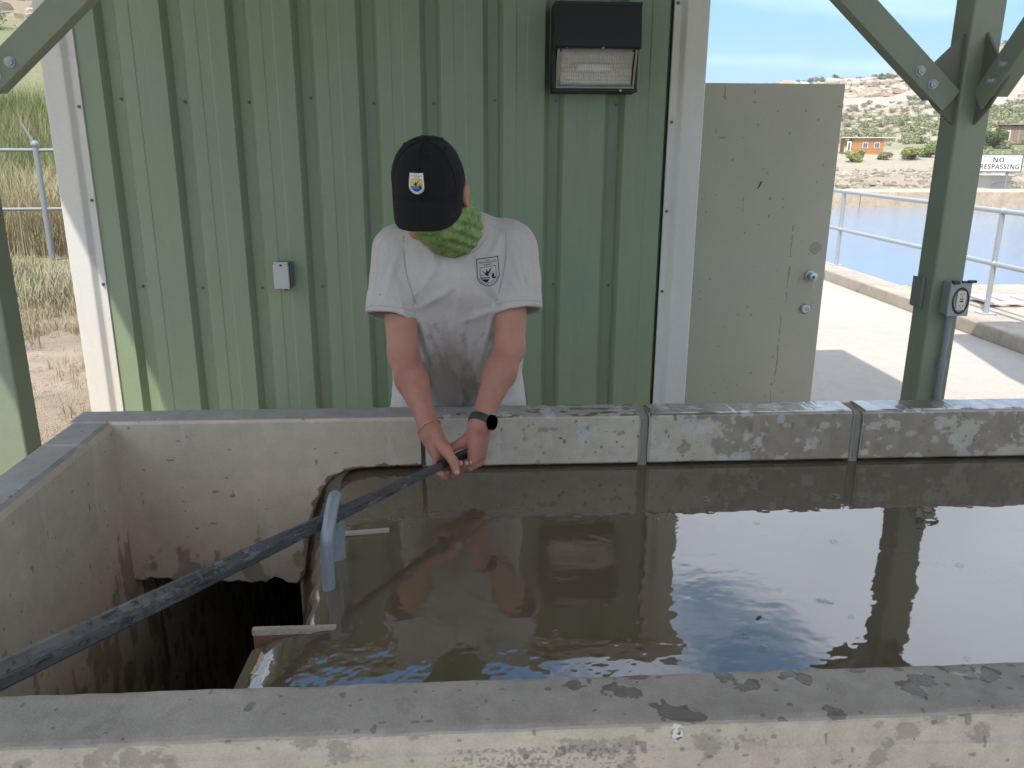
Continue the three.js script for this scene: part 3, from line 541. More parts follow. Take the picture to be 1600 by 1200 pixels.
// ------------------------------------------------------------ weir gate with its handle, and the lever bar
{
  const G = thing('weir_gate', 'steel gate across the tank with a galvanised loop handle standing out of the water', 'gate');
  mesh('plate', gridGeo(20, 2, (u, v) => { const z = lerp(-1.33, -2.12, u); return [crest(z) + .004, lerp(-2.6, WATER - .050, v), z]; }), M.rust, G);
  mesh('plate', bx(-.366, -.30, -2.6, WATER - .055, -1.326, -.966, .004), M.rust, G);
  mesh('step', bx(-.392, -.240, .787, .8012, -1.346, -1.333, .003), M.concrete, G); mesh('plate', bx(-.390, -.30, -2.6, .7865, -1.3435, -1.3345, .002), M.rust, G);
  // flat-sided galvanised pipe bent into a lifting loop
  const pts = [[-.276, .60, -1.486], [-.276, .80, -1.486], [-.275, .885, -1.487], [-.2745, .905, -1.492], [-.272, .925, -1.512], [-.2705, .945, -1.556], [-.270, .9495, -1.572], [-.270, .9485, -1.588], [-.270, .940, -1.6], [-.271, .92, -1.606], [-.271, .88, -1.608], [-.271, .60, -1.610]];
  const h = path(pts, .0132, 90, 16, .35);
  mesh('handle', h, M.galv, G);
  const B = thing('lever_bar', 'long dark steel bar through the gate handle, gripped at one end by the person', 'pry bar');
  const H = V(-.05, .905, -1.87), D = V(-.217, .015, .31), at = t => H.clone().addScaledVector(D, t);
  const steelMap = tex(256, 1024, (u, v) => { const a = fbmp(u * 8, v * 40, 40, 6, 4), s = fbmp(u * 40, v * 30, 40, 9, 3), st = vnp(u * 60, v * 8, 60, 5); let c = mul([.105, .108, .115], .6 + .5 * a + .35 * st); if (s > .66) c = mul(c, .5); if (a > .70) c = [.21, .21, .21]; if (s < .27) c = mix(c, [.15, .115, .08], .5); c = mix(c, mul([.19, .175, .155], .7 + .6 * s), .7 * sstep(.06, -.06, fbmp(u * 14, v * 170, 170, 26, 5) - .24 - .42 * sstep(.55, .95, v))); return c; }, { rx: 1, ry: 1 });
  const rough = tex(256, 512, (u, v) => .16 + .42 * fbmp(u * 10, v * 40, 40, 16, 4), { srgb: false });
  const metal = std([1, 1, 1], 1, .55, { map: steelMap, roughnessMap: rough, bumpMap: gb(6), bumpScale: .0012 });
  const z = D.clone().normalize(), xx = new THREE.Vector3().crossVectors(V(0, 1, 0), z).normalize(), yy = new THREE.Vector3().crossVectors(z, xx);
  // eight-sided section, tapering from blade end to grip
  const sec = [[-.95, -.75], [-.80, -.98], [.80, -.98], [.97, -.75], [1, .05], [.90, .32], [.22, .98], [-.22, .98], [-.97, .32], [-1, .05]];
  const t0 = -.26, t1 = 2.865, N = 160;
  const rad = t => lerp(.0098, .0208, clamp((t - .05) / 2.85, 0, 1)) * (t > 2.80 ? 1 - .3 * (t - 2.80) / .065 : 1);
  const g = gridGeo(sec.length * 4, N, (u, v) => {
    const t = lerp(t0, t1, v), c = at(t), f = (u * sec.length) % sec.length, k = Math.floor(f) % sec.length, w = f - Math.floor(f), a = sec[k], b = sec[(k + 1) % sec.length];
    const r = rad(t) * (1 + .05 * (fbm(t * 7, k, 3, 3) - .5)), x = lerp(a[0], b[0], w) * r, y = lerp(a[1], b[1], w) * r * .92;
    return [c.x + xx.x * x + yy.x * y, c.y + xx.y * x + yy.y * y, c.z + xx.z * x + yy.z * y, u, v];
  });
  const cap = (t) => { const c = at(t), r = rad(t), pts2 = sec.map(([a, b]) => c.clone().addScaledVector(xx, a * r).addScaledVector(yy, b * r * .92)); const P = []; for (let k = 0; k < pts2.length; k++) for (const q of [c, pts2[k], pts2[(k + 1) % pts2.length]]) P.push(q.x, q.y, q.z); const q = new THREE.BufferGeometry(); q.setAttribute('position', new THREE.Float32BufferAttribute(P, 3)); q.computeVertexNormals(); return q; };
  const gf = g.toNonIndexed(); gf.computeVertexNormals(); mesh('shaft', merge([gf, cap(t0), cap(t1)]), metal, B);
  const gr = gridGeo(18, 30, (u, v) => { const t = lerp(-.262, .055, v), c = at(t), r = (rad(t) + .0016), a = u * 2 * Math.PI; return [c.x + (xx.x * Math.cos(a) + yy.x * Math.sin(a)) * r, c.y + (xx.y * Math.cos(a) + yy.y * Math.sin(a)) * r, c.z + (xx.z * Math.cos(a) + yy.z * Math.sin(a)) * r]; });
  mesh('grip', gr, M.rubber, B);
}

// ------------------------------------------------------------ person: signed-distance bodies meshed by surface nets
function meshSDF(f, lo, hi, cell, color) {
  const n = [0, 1, 2].map(k => Math.max(2, Math.ceil((hi[k] - lo[k]) / cell) + 1)), [nx, ny, nz] = n, F = new Float32Array(nx * ny * nz);
  for (let k = 0, o = 0; k < nz; k++) for (let j = 0; j < ny; j++) for (let i = 0; i < nx; i++, o++) F[o] = f(lo[0] + i * cell, lo[1] + j * cell, lo[2] + k * cell);
  const idx = new Int32Array(nx * ny * nz).fill(-1), P = [], I = [], sx = 1, sy = nx, sz = nx * ny, C8 = [0, sx, sy, sx + sy, sz, sz + sx, sz + sy, sz + sx + sy];
  const E = [[0, 1], [2, 3], [4, 5], [6, 7], [0, 2], [1, 3], [4, 6], [5, 7], [0, 4], [1, 5], [2, 6], [3, 7]];
  for (let k = 0; k < nz - 1; k++) for (let j = 0; j < ny - 1; j++) for (let i = 0; i < nx - 1; i++) {
    const o = i + j * sy + k * sz; let m = 0; for (let c = 0; c < 8; c++) if (F[o + C8[c]] < 0) m |= 1 << c;
    if (m === 0 || m === 255) continue;
    let x = 0, y = 0, z = 0, q = 0;
    for (const [a, b] of E) { const ia = (m >> a) & 1, ib = (m >> b) & 1; if (ia === ib) continue; const fa = F[o + C8[a]], fb = F[o + C8[b]], t = fa / (fa - fb); x += lerp(a & 1, b & 1, t); y += lerp((a >> 1) & 1, (b >> 1) & 1, t); z += lerp(a >> 2, b >> 2, t); q++; }
    idx[o] = P.length / 3; P.push(lo[0] + (i + x / q) * cell, lo[1] + (j + y / q) * cell, lo[2] + (k + z / q) * cell);
  }
  const quad = (a, b, c, d, fl) => { if (a < 0 || b < 0 || c < 0 || d < 0) return; fl ? I.push(a, b, c, a, c, d) : I.push(a, c, b, a, d, c); };
  for (let k = 1; k < nz - 1; k++) for (let j = 1; j < ny - 1; j++) for (let i = 1; i < nx - 1; i++) {
    const o = i + j * sy + k * sz, s = F[o] < 0;
    if (s !== (F[o + sx] < 0)) quad(idx[o - sy - sz], idx[o - sz], idx[o], idx[o - sy], s);
    if (s !== (F[o + sy] < 0)) quad(idx[o - sz - sx], idx[o - sx], idx[o], idx[o - sz], !s ? false : true);
    if (s !== (F[o + sz] < 0)) quad(idx[o - sx - sy], idx[o - sy], idx[o], idx[o - sx], s);
  }
  const g = new THREE.BufferGeometry(), e = cell * .35, N = new Float32Array(P.length), C = color ? new Float32Array(P.length) : null;
  for (let i = 0; i < P.length; i += 3) {
    const [x, y, z] = [P[i], P[i + 1], P[i + 2]], a = f(x + e, y, z) - f(x - e, y, z), b = f(x, y + e, z) - f(x, y - e, z), c = f(x, y, z + e) - f(x, y, z - e), L = Math.hypot(a, b, c) || 1;
    N[i] = a / L; N[i + 1] = b / L; N[i + 2] = c / L;
    if (C) { const q = color(x, y, z); C[i] = q[0]; C[i + 1] = q[1]; C[i + 2] = q[2]; }
  }
  // make the triangles face the way the normals do
  for (let i = 0; i < I.length; i += 3) { const a = I[i] * 3, b = I[i + 1] * 3, c = I[i + 2] * 3, ux = P[b] - P[a], uy = P[b + 1] - P[a + 1], uz = P[b + 2] - P[a + 2], vx = P[c] - P[a], vy = P[c + 1] - P[a + 1], vz = P[c + 2] - P[a + 2];
    if ((uy * vz - uz * vy) * N[a] + (uz * vx - ux * vz) * N[a + 1] + (ux * vy - uy * vx) * N[a + 2] < 0) { const t = I[i + 1]; I[i + 1] = I[i + 2]; I[i + 2] = t; } }
  g.setAttribute('position', new THREE.Float32BufferAttribute(P, 3)); g.setAttribute('normal', new THREE.BufferAttribute(N, 3));
  if (C) g.setAttribute('color', new THREE.BufferAttribute(C, 3));
  g.setIndex(I); return boxUV(g.toNonIndexed());
}
const smin = (a, b, k) => { const h = Math.max(k - Math.abs(a - b), 0) / k; return Math.min(a, b) - h * h * k * .25; };
const smax = (a, b, k) => -smin(-a, -b, k);
function cone(a, b, ra, rb) {                                 // tapered capsule
  const [ax, ay, az] = a, dx = b[0] - ax, dy = b[1] - ay, dz = b[2] - az, q = 1 / (dx * dx + dy * dy + dz * dz);
  return (x, y, z) => { const px = x - ax, py = y - ay, pz = z - az, t = clamp((px * dx + py * dy + pz * dz) * q, 0, 1), ex = px - dx * t, ey = py - dy * t, ez = pz - dz * t; return Math.sqrt(ex * ex + ey * ey + ez * ez) - (ra + (rb - ra) * t); };
}
function ell(c, r) { const m = Math.min(...r); return (x, y, z) => { const a = (x - c[0]) / r[0], b = (y - c[1]) / r[1], d = (z - c[2]) / r[2], k = Math.sqrt(a * a + b * b + d * d), k2 = Math.sqrt((a / r[0]) ** 2 + (b / r[1]) ** 2 + (d / r[2]) ** 2); return k2 > 1e-9 ? k * (k - 1) / k2 : -m; }; }
const blend = (k, ...fs) => (x, y, z) => { let d = fs[0](x, y, z); for (let i = 1; i < fs.length; i++) d = smin(d, fs[i](x, y, z), k); return d; };
const union = (...fs) => (x, y, z) => { let d = 1e9; for (const f of fs) { const e = f(x, y, z); if (e < d) d = e; } return d; };

// head frame: origin at the centre of the cap's rim
const HP = 25 * Math.PI / 180, HY = -8 * Math.PI / 180, HO = [-.078, 1.562, -2.0];
const hz = V(Math.sin(HY) * Math.cos(HP), -Math.sin(HP), Math.cos(HY) * Math.cos(HP)), hx0 = V(Math.cos(HY), 0, -Math.sin(HY)), hy = new THREE.Vector3().crossVectors(hz, hx0), hx = new THREE.Vector3().crossVectors(hy, hz);
const HM = new THREE.Matrix4().makeBasis(hx, hy, hz).setPosition(...HO);
const toHead = f => (x, y, z) => { const a = x - HO[0], b = y - HO[1], c = z - HO[2]; return f(a * hx.x + b * hx.y + c * hx.z, a * hy.x + b * hy.y + c * hy.z, a * hz.x + b * hz.y + c * hz.z); };
const fromHead = (x, y, z) => { const v = V(x, y, z).applyMatrix4(HM); return [v.x, v.y, v.z]; };

const SH_R = [-.172, 1.378, -2.19], SH_L = [.132, 1.388, -2.19], EL_R = [-.157, 1.125, -2.075], EL_L = [.119, 1.14, -2.075], WR_R = [-.0825, .972, -1.905], WR_L = [.036, .984, -1.925];
const bH = V(-.05, .905, -1.87), bD = V(-.217, .015, .31).normalize(), bN = new THREE.Vector3().crossVectors(V(0, 1, 0), bD).normalize(), bU = new THREE.Vector3().crossVectors(bD, bN).normalize();
const gp = (s, n, u) => { const v = bH.clone().addScaledVector(bD, s).addScaledVector(bN, n).addScaledVector(bU, u); return [v.x, v.y, v.z]; };
const chain = (pts, rs) => { const fs = []; for (let i = 0; i + 1 < pts.length; i++) fs.push(cone(pts[i], pts[i + 1], rs[i], rs[i + 1])); return blend(.004, ...fs); };
const L3 = (a, b, t) => [lerp(a[0], b[0], t), lerp(a[1], b[1], t), lerp(a[2], b[2], t)];
// right hand: back of the hand to the left, fingers under the bar and up on the far right, thumb along the front
const nails = [];
const mcR = [.004, -.014, -.032, -.049].map((s, i) => gp(s, -.026 + [.004, 0, 0, .003][i], .014 + [.0, .004, .002, -.004][i]));
const palmR = blend(.014, ...mcR.map((m, i) => cone(L3(WR_R, [WR_R[0] + (i - 1.5) * .008, WR_R[1] - .006, WR_R[2] - (i - 1.5) * .004], 1), m, .0165, .0118)));
const tipsR = [[.010, .016, -.017, .005], [-.013, .036, .004, .0075], [-.030, .041, .000, .0075], [-.046, .042, -.002, .007]];
const fingersR = mcR.map((m, i) => { const s = [.004, -.014, -.032, -.048][i], t = tipsR[i]; return chain([m, gp(s + .002, -.022, -.021), gp(s, i ? .012 : .004, -.031), gp(t[0], t[1], t[2])], [.0108, .0096, .0088, t[3]]); });
tipsR.forEach((t, i) => { if (i) nails.push([...gp(t[0], t[1] + .006, t[2] + .001), .0055]); });
const thumbR = chain([L3(WR_R, gp(0, 0, .03), .35), gp(.004, .006, .036), gp(.006, .030, .013), gp(.008, .040, -.011)], [.0145, .0145, .0112, .0092]);
nails.push([...gp(.012, .046, -.010), .0068]);
const handR = union(blend(.008, palmR, thumbR), ...fingersR);
// left hand: back of the hand towards the camera, fingers closing under and behind the bar end
const mcL = [-.064, -.083, -.101, -.118].map((s, i) => gp(s, .036 - i * .002, -.004 + [.0, .003, .001, -.003][i]));
const palmL = blend(.014, ...mcL.map((m, i) => cone([WR_L[0] + (i - 1.5) * .008, WR_L[1] - .006, WR_L[2] - (i - 1.5) * .004], m, .0175, .0122)));
const fingersL = mcL.map((m, i) => { const s = [-.064, -.083, -.101, -.118][i]; return chain([m, gp(s, .030, -.024), gp(s, .004, -.031), gp(s, -.018, -.020)], [.0112, .0098, .0088, .0076]); });
const thumbL = chain([L3(WR_L, gp(-.07, .01, .03), .4), gp(-.066, .004, .034), gp(-.052, -.012, .024), gp(-.046, -.022, .008)], [.0145, .0135, .011, .0088]);
const handL = union(blend(.008, palmL, thumbL), ...fingersL);
const foreR = L3(EL_R, WR_R, .32), foreL = L3(EL_L, WR_L, .32);
const armR = blend(.018, cone(SH_R, EL_R, .050, .0385), cone(EL_R, foreR, .0375, .0405), cone(foreR, WR_R, .0405, .0205), cone(L3(EL_R, WR_R, .9), WR_R, .024, .0225));
const armL = blend(.018, cone(SH_L, EL_L, .050, .0385), cone(EL_L, foreL, .0375, .0405), cone(foreL, WR_L, .0405, .0215), cone(L3(EL_L, WR_L, .9), WR_L, .025, .0235));
const armCut = (f, thin, c) => (x, y, z) => Math.min(Math.max(f(x, y, z), -(c(x, y, z) + .008)), thin(x, y, z));
const head = toHead(blend(.018,
  ell([0, .006, -.006], [.0745, .086, .093]), ell([0, -.055, .030], [.058, .062, .058]), cone([-.03, -.100, .052], [.03, -.100, .052], .020, .020), cone([0, -.112, .066], [0, -.106, .062], .018, .018),
  cone([-.026, -.004, .076], [.026, -.004, .076], .012, .012), cone([0, -.010, .092], [0, -.043, .110], .009, .013), cone([-.011, -.046, .098], [.011, -.046, .098], .009, .009),
  cone([-.018, -.075, .086], [.018, -.075, .086], .010, .010), cone([-.036, -.035, .066], [-.05, -.03, .045], .020, .020), cone([.036, -.035, .066], [.05, -.03, .045], .020, .020)));
const ear = sgn => toHead((x, y, z) => { const X = x - sgn * (.0885 - .25 * (z + .008)), Y = (y + .034) / 1.5, Z = z + .008 + sgn * 0 * X; const c = Math.hypot(Math.hypot(Y, Z) - .0165, (X - .006 * (Z < 0 ? -1 : 0) * sgn)) - .0048; const disc = Math.max(Math.hypot(Y, Z) - .016, Math.abs(X + sgn * .003) - .004); const root = cone([sgn * .066, -.034, .0], [sgn * .086, -.034, -.004], .012, .007)(x, y, z); return smin(smin(c, disc, .005), root, .008); });
const neck = cone([-.030, 1.40, -2.16], fromHead(0, -.070, -.014), .054, .052);
const trunk = blend(.06, cone([-.12, 1.35, -2.20], [.08, 1.36, -2.20], .06, .06), cone([-.07, 1.28, -2.22], [-.065, .98, -2.345], .095, .085), cone([.03, 1.28, -2.22], [.035, .98, -2.345], .095, .085), cone([-.08, .93, -2.36], [.05, .93, -2.36], .09, .09));
const legs = blend(.03, cone([-.10, .88, -2.37], [-.12, .48, -2.40], .085, .058), cone([-.12, .48, -2.40], [-.125, .08, -2.44], .056, .040), cone([.07, .88, -2.37], [.10, .48, -2.40], .085, .058), cone([.10, .48, -2.40], [.11, .08, -2.44], .056, .040));
const headAll = (x, y, z) => Math.min(smin(smin(head(x, y, z), ear(1)(x, y, z), .006), ear(-1)(x, y, z), .006), 1);
const earL = ear(1), earR = ear(-1);
const headF = (x, y, z) => smin(smin(smin(head(x, y, z), earL(x, y, z), .006), earR(x, y, z), .006), neck(x, y, z), .02);
const skin = (x, y, z) => {
  const n = fbm(x * 40, y * 40, z * 40, 3), m = fbm(x * 260, y * 260, z * 260, 2);
  let c = mix([.44, .20, .138], [.38, .15, .10], clamp(1.6 * n - .3, 0, 1));
  c = mix(c, [.50, .245, .165], sstep(1.12, 1.17, y + .05 * (n - .5)) * .55);
  c = mix(c, [.50, .205, .145], sstep(1.0, .95, y) * .6);
  for (const q of nails) if ((x - q[0]) ** 2 + (y - q[1]) ** 2 + (z - q[2]) ** 2 < q[3] * q[3]) return [.52, .33, .28];
  return mul(c, .93 + .14 * m);
};
const SLV_R = [-.190, 1.214, -2.118], SLV_L = [.142, 1.226, -2.118];
const sleeveCut = (e, s) => { const d = V(e[0] - s[0], e[1] - s[1], e[2] - s[2]).normalize(); d.x += e[0] < 0 ? -.10 : .10; d.normalize(); return (x, y, z) => (x - e[0]) * d.x + (y - e[1]) * d.y + (z - e[2]) * d.z; };
const cR = sleeveCut(SLV_R, SH_R), cL = sleeveCut(SLV_L, SH_L);
const person = thing('person', 'person in black cap, green gaiter and dirty T-shirt bending over the tank', 'person');
const skinMat = new THREE.MeshPhysicalMaterial({ vertexColors: true, roughness: .55, sheen: .15, bumpMap: gb(14), bumpScale: .0006 });
{
  const cut = (f, y0) => (x, y, z) => Math.max(f(x, y, z), y0 - y);
  const parts = [
    meshSDF(headF, [-.20, 1.34, -2.26], [.06, 1.69, -1.82], .004, skin),
    meshSDF(armCut(armR, cone(SH_R, L3(SH_R, EL_R, .7), .03, .03), cR), [-.245, .955, -2.28], [-.04, 1.44, -1.86], .0045, skin),
    meshSDF(armCut(armL, cone(SH_L, L3(SH_L, EL_L, .7), .03, .03), cL), [0.0, .965, -2.28], [.21, 1.45, -1.88], .0045, skin),
    meshSDF(blend(.01, handR, (x, y, z) => Math.max(armR(x, y, z), y - .99)), [-.125, .85, -1.975], [.02, 1.0, -1.80], .0022, skin),
    meshSDF(blend(.01, handL, (x, y, z) => Math.max(armL(x, y, z), y - 1.0)), [-.06, .85, -2.02], [.09, 1.01, -1.82], .0022, skin),
    meshSDF(trunk, [-.26, .80, -2.52], [.22, 1.46, -2.06], .014, skin), meshSDF(legs, [-.24, .02, -2.55], [.22, 1.0, -2.24], .016, skin),
  ];
  mesh('body', merge(parts), skinMat, person);
}
// T-shirt: loose torso and sleeves, creased, soiled at the belly
const CREASE = [[-.125, 1.27, -.055, 1.375, .006, .010], [-.128, 1.25, -.085, 1.35, -.005, .008], [-.12, 1.24, -.02, 1.30, .005, .011], [.088, 1.275, .03, 1.38, .006, .010], [.09, 1.25, .01, 1.33, -.004, .009], [.085, 1.24, -.01, 1.20, .005, .012], [-.115, 1.22, -.075, 1.05, .008, .011], [-.10, 1.20, -.045, 1.00, -.006, .010], [-.02, 1.27, -.045, 1.02, .007, .012], [.02, 1.24, -.01, 1.0, -.005, .010], [.075, 1.21, .02, 1.0, .008, .012], [.085, 1.18, .055, .96, .006, .010], [-.045, 1.10, .03, .94, .006, .010], [-.16, 1.40, -.20, 1.27, .004, .010], [-.185, 1.37, -.225, 1.25, -.003, .008], [.12, 1.41, .165, 1.28, .004, .010], [.145, 1.38, .185, 1.26, -.003, .008], [.10, 1.43, .06, 1.35, .004, .010], [-.09, 1.43, -.06, 1.34, .004, .010]];
const foldAt = (x, y, z) => {
  const a = 1 - 2 * Math.abs(fbm(x * 13 + y * 3.6, y * 2.6 - x * 3, 3.1, 2) - .5) * 2, b = fbm(x * 9 - y * 7, y * 10 + x * 6, z * 9, 3) - .5;
  const low = sstep(1.30, 1.0, y), sl = sstep(.10, .15, Math.abs(x + .022));
  let d = -(a * a * a) * (.003 + .010 * low) * (1 - .6 * sl) + b * .009 + sl * .006 * (fbm(x * 22 + y * 16, y * 9, z * 14, 2) - .5);
  if (z > -2.2) for (const [x0, y0, x1, y1, h, w] of CREASE) { const dx = x1 - x0, dy = y1 - y0, t = clamp(((x - x0) * dx + (y - y0) * dy) / (dx * dx + dy * dy), 0, 1), e = Math.hypot(x - x0 - dx * t, y - y0 - dy * t) / (w * (.35 + .65 * Math.sin(Math.PI * (.12 + .8 * t)))); if (e < 2.4) d -= 1.1 * h * Math.exp(-e * e) * Math.sin(Math.PI * clamp(.08 + .9 * t, 0, 1)); }
  return d;
};
const slR = cone(SH_R, SLV_R, .066, .0665), slL = cone(SH_L, SLV_L, .066, .0665);
const sleeveR = (x, y, z) => smax(slR(x, y, z), cR(x, y, z), .006), sleeveL = (x, y, z) => smax(slL(x, y, z), cL(x, y, z), .006);
const torso = blend(.05, cone([-.148, 1.388, -2.19], [.106, 1.398, -2.19], .064, .064), cone([-.085, 1.425, -2.175], [.022, 1.435, -2.175], .050, .050),
  cone([-.085, 1.31, -2.185], [-.09, 1.08, -2.275], .108, .104), cone([.045, 1.31, -2.185], [.05, 1.08, -2.275], .108, .104), cone([-.09, 1.08, -2.275], [-.105, .86, -2.335], .104, .118), cone([.05, 1.08, -2.275], [.075, .86, -2.335], .104, .118));
const shirtOuter = (x, y, z) => {
  let d = torso(x, y, z); d = smin(d, sleeveR(x, y, z), .016); d = smin(d, sleeveL(x, y, z), .016);
  // armhole seams pressed in
  return d + foldAt(x, y, z);
};
const neckHole = cone([-.034, 1.462, -2.115], [-.05, 1.57, -2.05], .068, .085);
const shirtF = (x, y, z) => {
  let d = shirtOuter(x, y, z);
  d = smax(d, -Math.max(slR(x, y, z) + .012, -(cR(x, y, z) + .045)), .004);      // hollow sleeve ends
  d = smax(d, -Math.max(slL(x, y, z) + .012, -(cL(x, y, z) + .045)), .004);
  d = smax(d, -neckHole(x, y, z), .006);
  return Math.max(d, .868 - y);
};
const stain = (x, y, z) => {
  const n = fbm(x * 13 + y * 3, y * 6, 2.2, 5), s = vn(x * 300, y * 300, z * 300), st = fbm(x * 40, y * 9, 4, 3);
  let c = mul([.56, .505, .465], .97 + .06 * s);
  const r = Math.hypot((x + .025) / .125, (y - 1.02) / .155), edge = r + .75 * (n - .5) + .25 * (st - .5);
  if (z > -2.36) {
    const gr = vn(x * 420, y * 420, z * 420) - .5, e2 = edge + .16 * gr + .3 * (fbm(x * 70, y * 50, z * 70, 3) - .5);
    c = mix(c, [.40, .33, .28], .55 * sstep(1.12, .86, e2));
    c = mix(c, [.31, .245, .20], .65 * sstep(.84, .50, e2));
    c = mix(c, [.19, .15, .125], .6 * sstep(.58, .70, st) * sstep(.98, .80, e2));
    if (y > 1.02 && y < 1.2 && fbm(x * 55, y * 38, 8, 3) > .69) c = mix(c, [.33, .29, .26], .55);
  }
  return c;
};
const shirtMat = new THREE.MeshPhysicalMaterial({ vertexColors: true, roughness: .95, sheen: .3, sheenRoughness: .8, bumpMap: gb(10), bumpScale: .001 });
mesh('t_shirt', meshSDF(shirtF, [-.285, .85, -2.50], [.245, 1.53, -2.04], .0048, stain), shirtMat, person);
// seams where the sleeves are set in, and the ribbed collar: thin raised cord following the cloth
const onShirt = (x, y, zs = -1.95) => { let z = zs; for (let i = 0; i < 60; i++) { const d = shirtOuter(x, y, z); if (d < .0004) break; z -= Math.max(d * .8, .0003); } return z; };
{
  const seam = pts => path(pts.map(([x, y]) => [x, y, onShirt(x, y) + .0004]), .0016, 40, 6);
  // neck rib: two cords that follow the cloth below the gaiter; a stitched line above each sleeve hem
  const rib = (rx, ry, r) => path(range(-2.0, 2.0, 26).map(a => { const x = -.024 + rx * Math.sin(a * .62), y = 1.452 - ry * Math.cos(a * .62); return [x, y, onShirt(x, y) + .0003]; }), r, 60, 6);
  mesh('collar', [rib(.079, .062, .0022), rib(.092, .078, .0009)], std([.40, .37, .355], .95), person);
  for (const [s0, e0] of [[SH_R, SLV_R], [SH_L, SLV_L]]) {
    const d = V(e0[0] - s0[0], e0[1] - s0[1], e0[2] - s0[2]).normalize(), p = V(...e0).addScaledVector(d, -.017), u1 = new THREE.Vector3().crossVectors(d, V(0, 0, 1)).normalize(), u2 = new THREE.Vector3().crossVectors(u1, d);
    const pts = range(0, 2 * Math.PI, 44).map(a => { const q = u1.clone().multiplyScalar(Math.cos(a)).addScaledVector(u2, Math.sin(a)); let t = .03; for (let i = 0; i < 30; i++) { const f = shirtOuter(p.x + q.x * t, p.y + q.y * t, p.z + q.z * t); if (f > -.0002) break; t += Math.max(-f * .8, .0004); if (t > .085) break; } t = Math.min(t, .072); t += .0005; return [p.x + q.x * t, p.y + q.y * t, p.z + q.z * t]; });
    mesh('hem', path(pts, .0008, 90, 5), std([.42, .39, .37], .95), person);
  }
  mesh('seam', [seam([[-.150, 1.425], [-.150, 1.38], [-.143, 1.33], [-.130, 1.285], [-.122, 1.255]]), seam([[.112, 1.432], [.112, 1.385], [.104, 1.335], [.092, 1.29], [.084, 1.262]])], std([.40, .385, .38], .95), person);
}
// neck gaiter
{
  const jaw = fromHead(0, -.065, .018), gA = cone([jaw[0] + .010, jaw[1], jaw[2] - .01], [-.026, 1.452, -2.10], .068, .071), gB = cone(fromHead(0, -.045, -.02), [-.030, 1.452, -2.11], .0775, .073);
  const chinE = toHead(ell([.012, -.078, .055], [.050, .050, .054]));
  const solid = (x, y, z) => {
    const d = blend(.03, gA, gB, chinE)(x, y, z);
    const w = y * 215 + x * 120 + 2.5 * fbm(x * 7, y * 7, z * 7, 2), fo = Math.sin(w) * .0026 * sstep(-.085, -.03, x) * sstep(.25, .6, fbm(x * 9, y * 9, 3, 2)) + .002 * (fbm(x * 9, y * 9, z * 9, 2) - .5);
    return d + fo;
  };
  const up = toHead((x, y, z) => y + .060 - .38 * Math.max(0, z - .01) + .10 * Math.max(0, -z));      // upper edge: over the nose, lower towards the ears
  const f = (x, y, z) => smax(solid(x, y, z), up(x, y, z), .006);
  const col = (x, y, z) => {
    const a = fbm(x * 55, y * 70, z * 55, 3), b = fbm(x * 120 + 40, y * 105, z * 120, 3), s = vn(x * 260, y * 170, z * 260);
    let c = mix([.17, .27, .075], [.22, .32, .10], sstep(.35, .65, a));
    if (b > .60) c = mix(c, [.07, .15, .05], .7 * sstep(.60, .64, b));  if (b < .34) c = mix(c, [.29, .37, .16], .5);
    return c;
  };
  mesh('neck_gaiter', meshSDF(f, [-.19, 1.31, -2.25], [.075, 1.56, -1.86], .0032, col), new THREE.MeshPhysicalMaterial({ vertexColors: true, roughness: .9, sheen: .2, bumpMap: gb(30), bumpScale: .00015 }), person);
}
// hair at the sides and back, below the cap
{
  const hf = toHead((x, y, z) => { const n = fbm(x * 220, y * 40, z * 160, 3), e = ell([0, .010, -.008], [.0785, .094, .098])(x, y, z) + .004 * (n - .5); return Math.max(e, y - .03, -(y + .062 + .018 * (n - .5) + .2 * Math.max(0, z)), z - .028 - .012 * n); });
  mesh('hair', meshSDF(hf, [-.19, 1.44, -2.13], [.03, 1.62, -1.92], .003, (x, y, z) => mul([.06, .034, .02], .6 + .8 * vn(x * 400, y * 60, z * 400))), new THREE.MeshStandardMaterial({ vertexColors: true, roughness: .8 }), person);
  for (const s of [-1, 1]) { const p = fromHead(s * .030, -.010, .086); const e = new THREE.SphereGeometry(.0118, 18, 12); e.translate(...p); const eye = mesh('eye', e, std([.75, .73, .70], .25), person); const q = fromHead(s * .030, -.013, .0945); const i = new THREE.SphereGeometry(.0052, 12, 8); i.translate(...q); mesh('iris', i, std([.08, .05, .03], .2), eye); }
}
// cap: six-panel crown with raised seams, curved bill, button, patch
const crownPt = (az, t, off = 0) => {                          // az from +x (viewer's right) round the front; t 0 rim .. 1 top
  const ang = t * Math.PI / 2, c = Math.cos(ang), s = Math.sin(ang), ex = .76;
  const cc = Math.pow(c, ex), ss = Math.pow(s, .96);
  const front = Math.max(0, Math.sin(az)), bulge = 1 + .05 * front * Math.sin(ang * 2);
  let seamD = 1; for (let k = 0; k < 6; k++) { let d = Math.abs(((az - (Math.PI / 6 + k * Math.PI / 3) + Math.PI * 3) % (2 * Math.PI)) - Math.PI); if (d < seamD) seamD = d; }
  const groove = seamD * cc * .09 < .0045 ? -.0016 * (1 - seamD * cc * .09 / .0045) + .0012 * (seamD * cc * .09 > .0015) : 0, puff = .0025 * Math.min(1, seamD * 3) * c + .0016 * (fbm(az * 4, t * 5, 3, 3) - .5);
  const r = bulge * cc + 0, o = off + groove + puff;
  const skew = .004 * s;
  return [(.0835 * r + o * c) * Math.cos(az), .105 * ss * (1 + .03 * front) + o * s - .006 * (1 - t) * (Math.sin(az) < 0 ? -Math.sin(az) : 0), (.101 * r + o * c) * Math.sin(az) - .002 + skew];
};
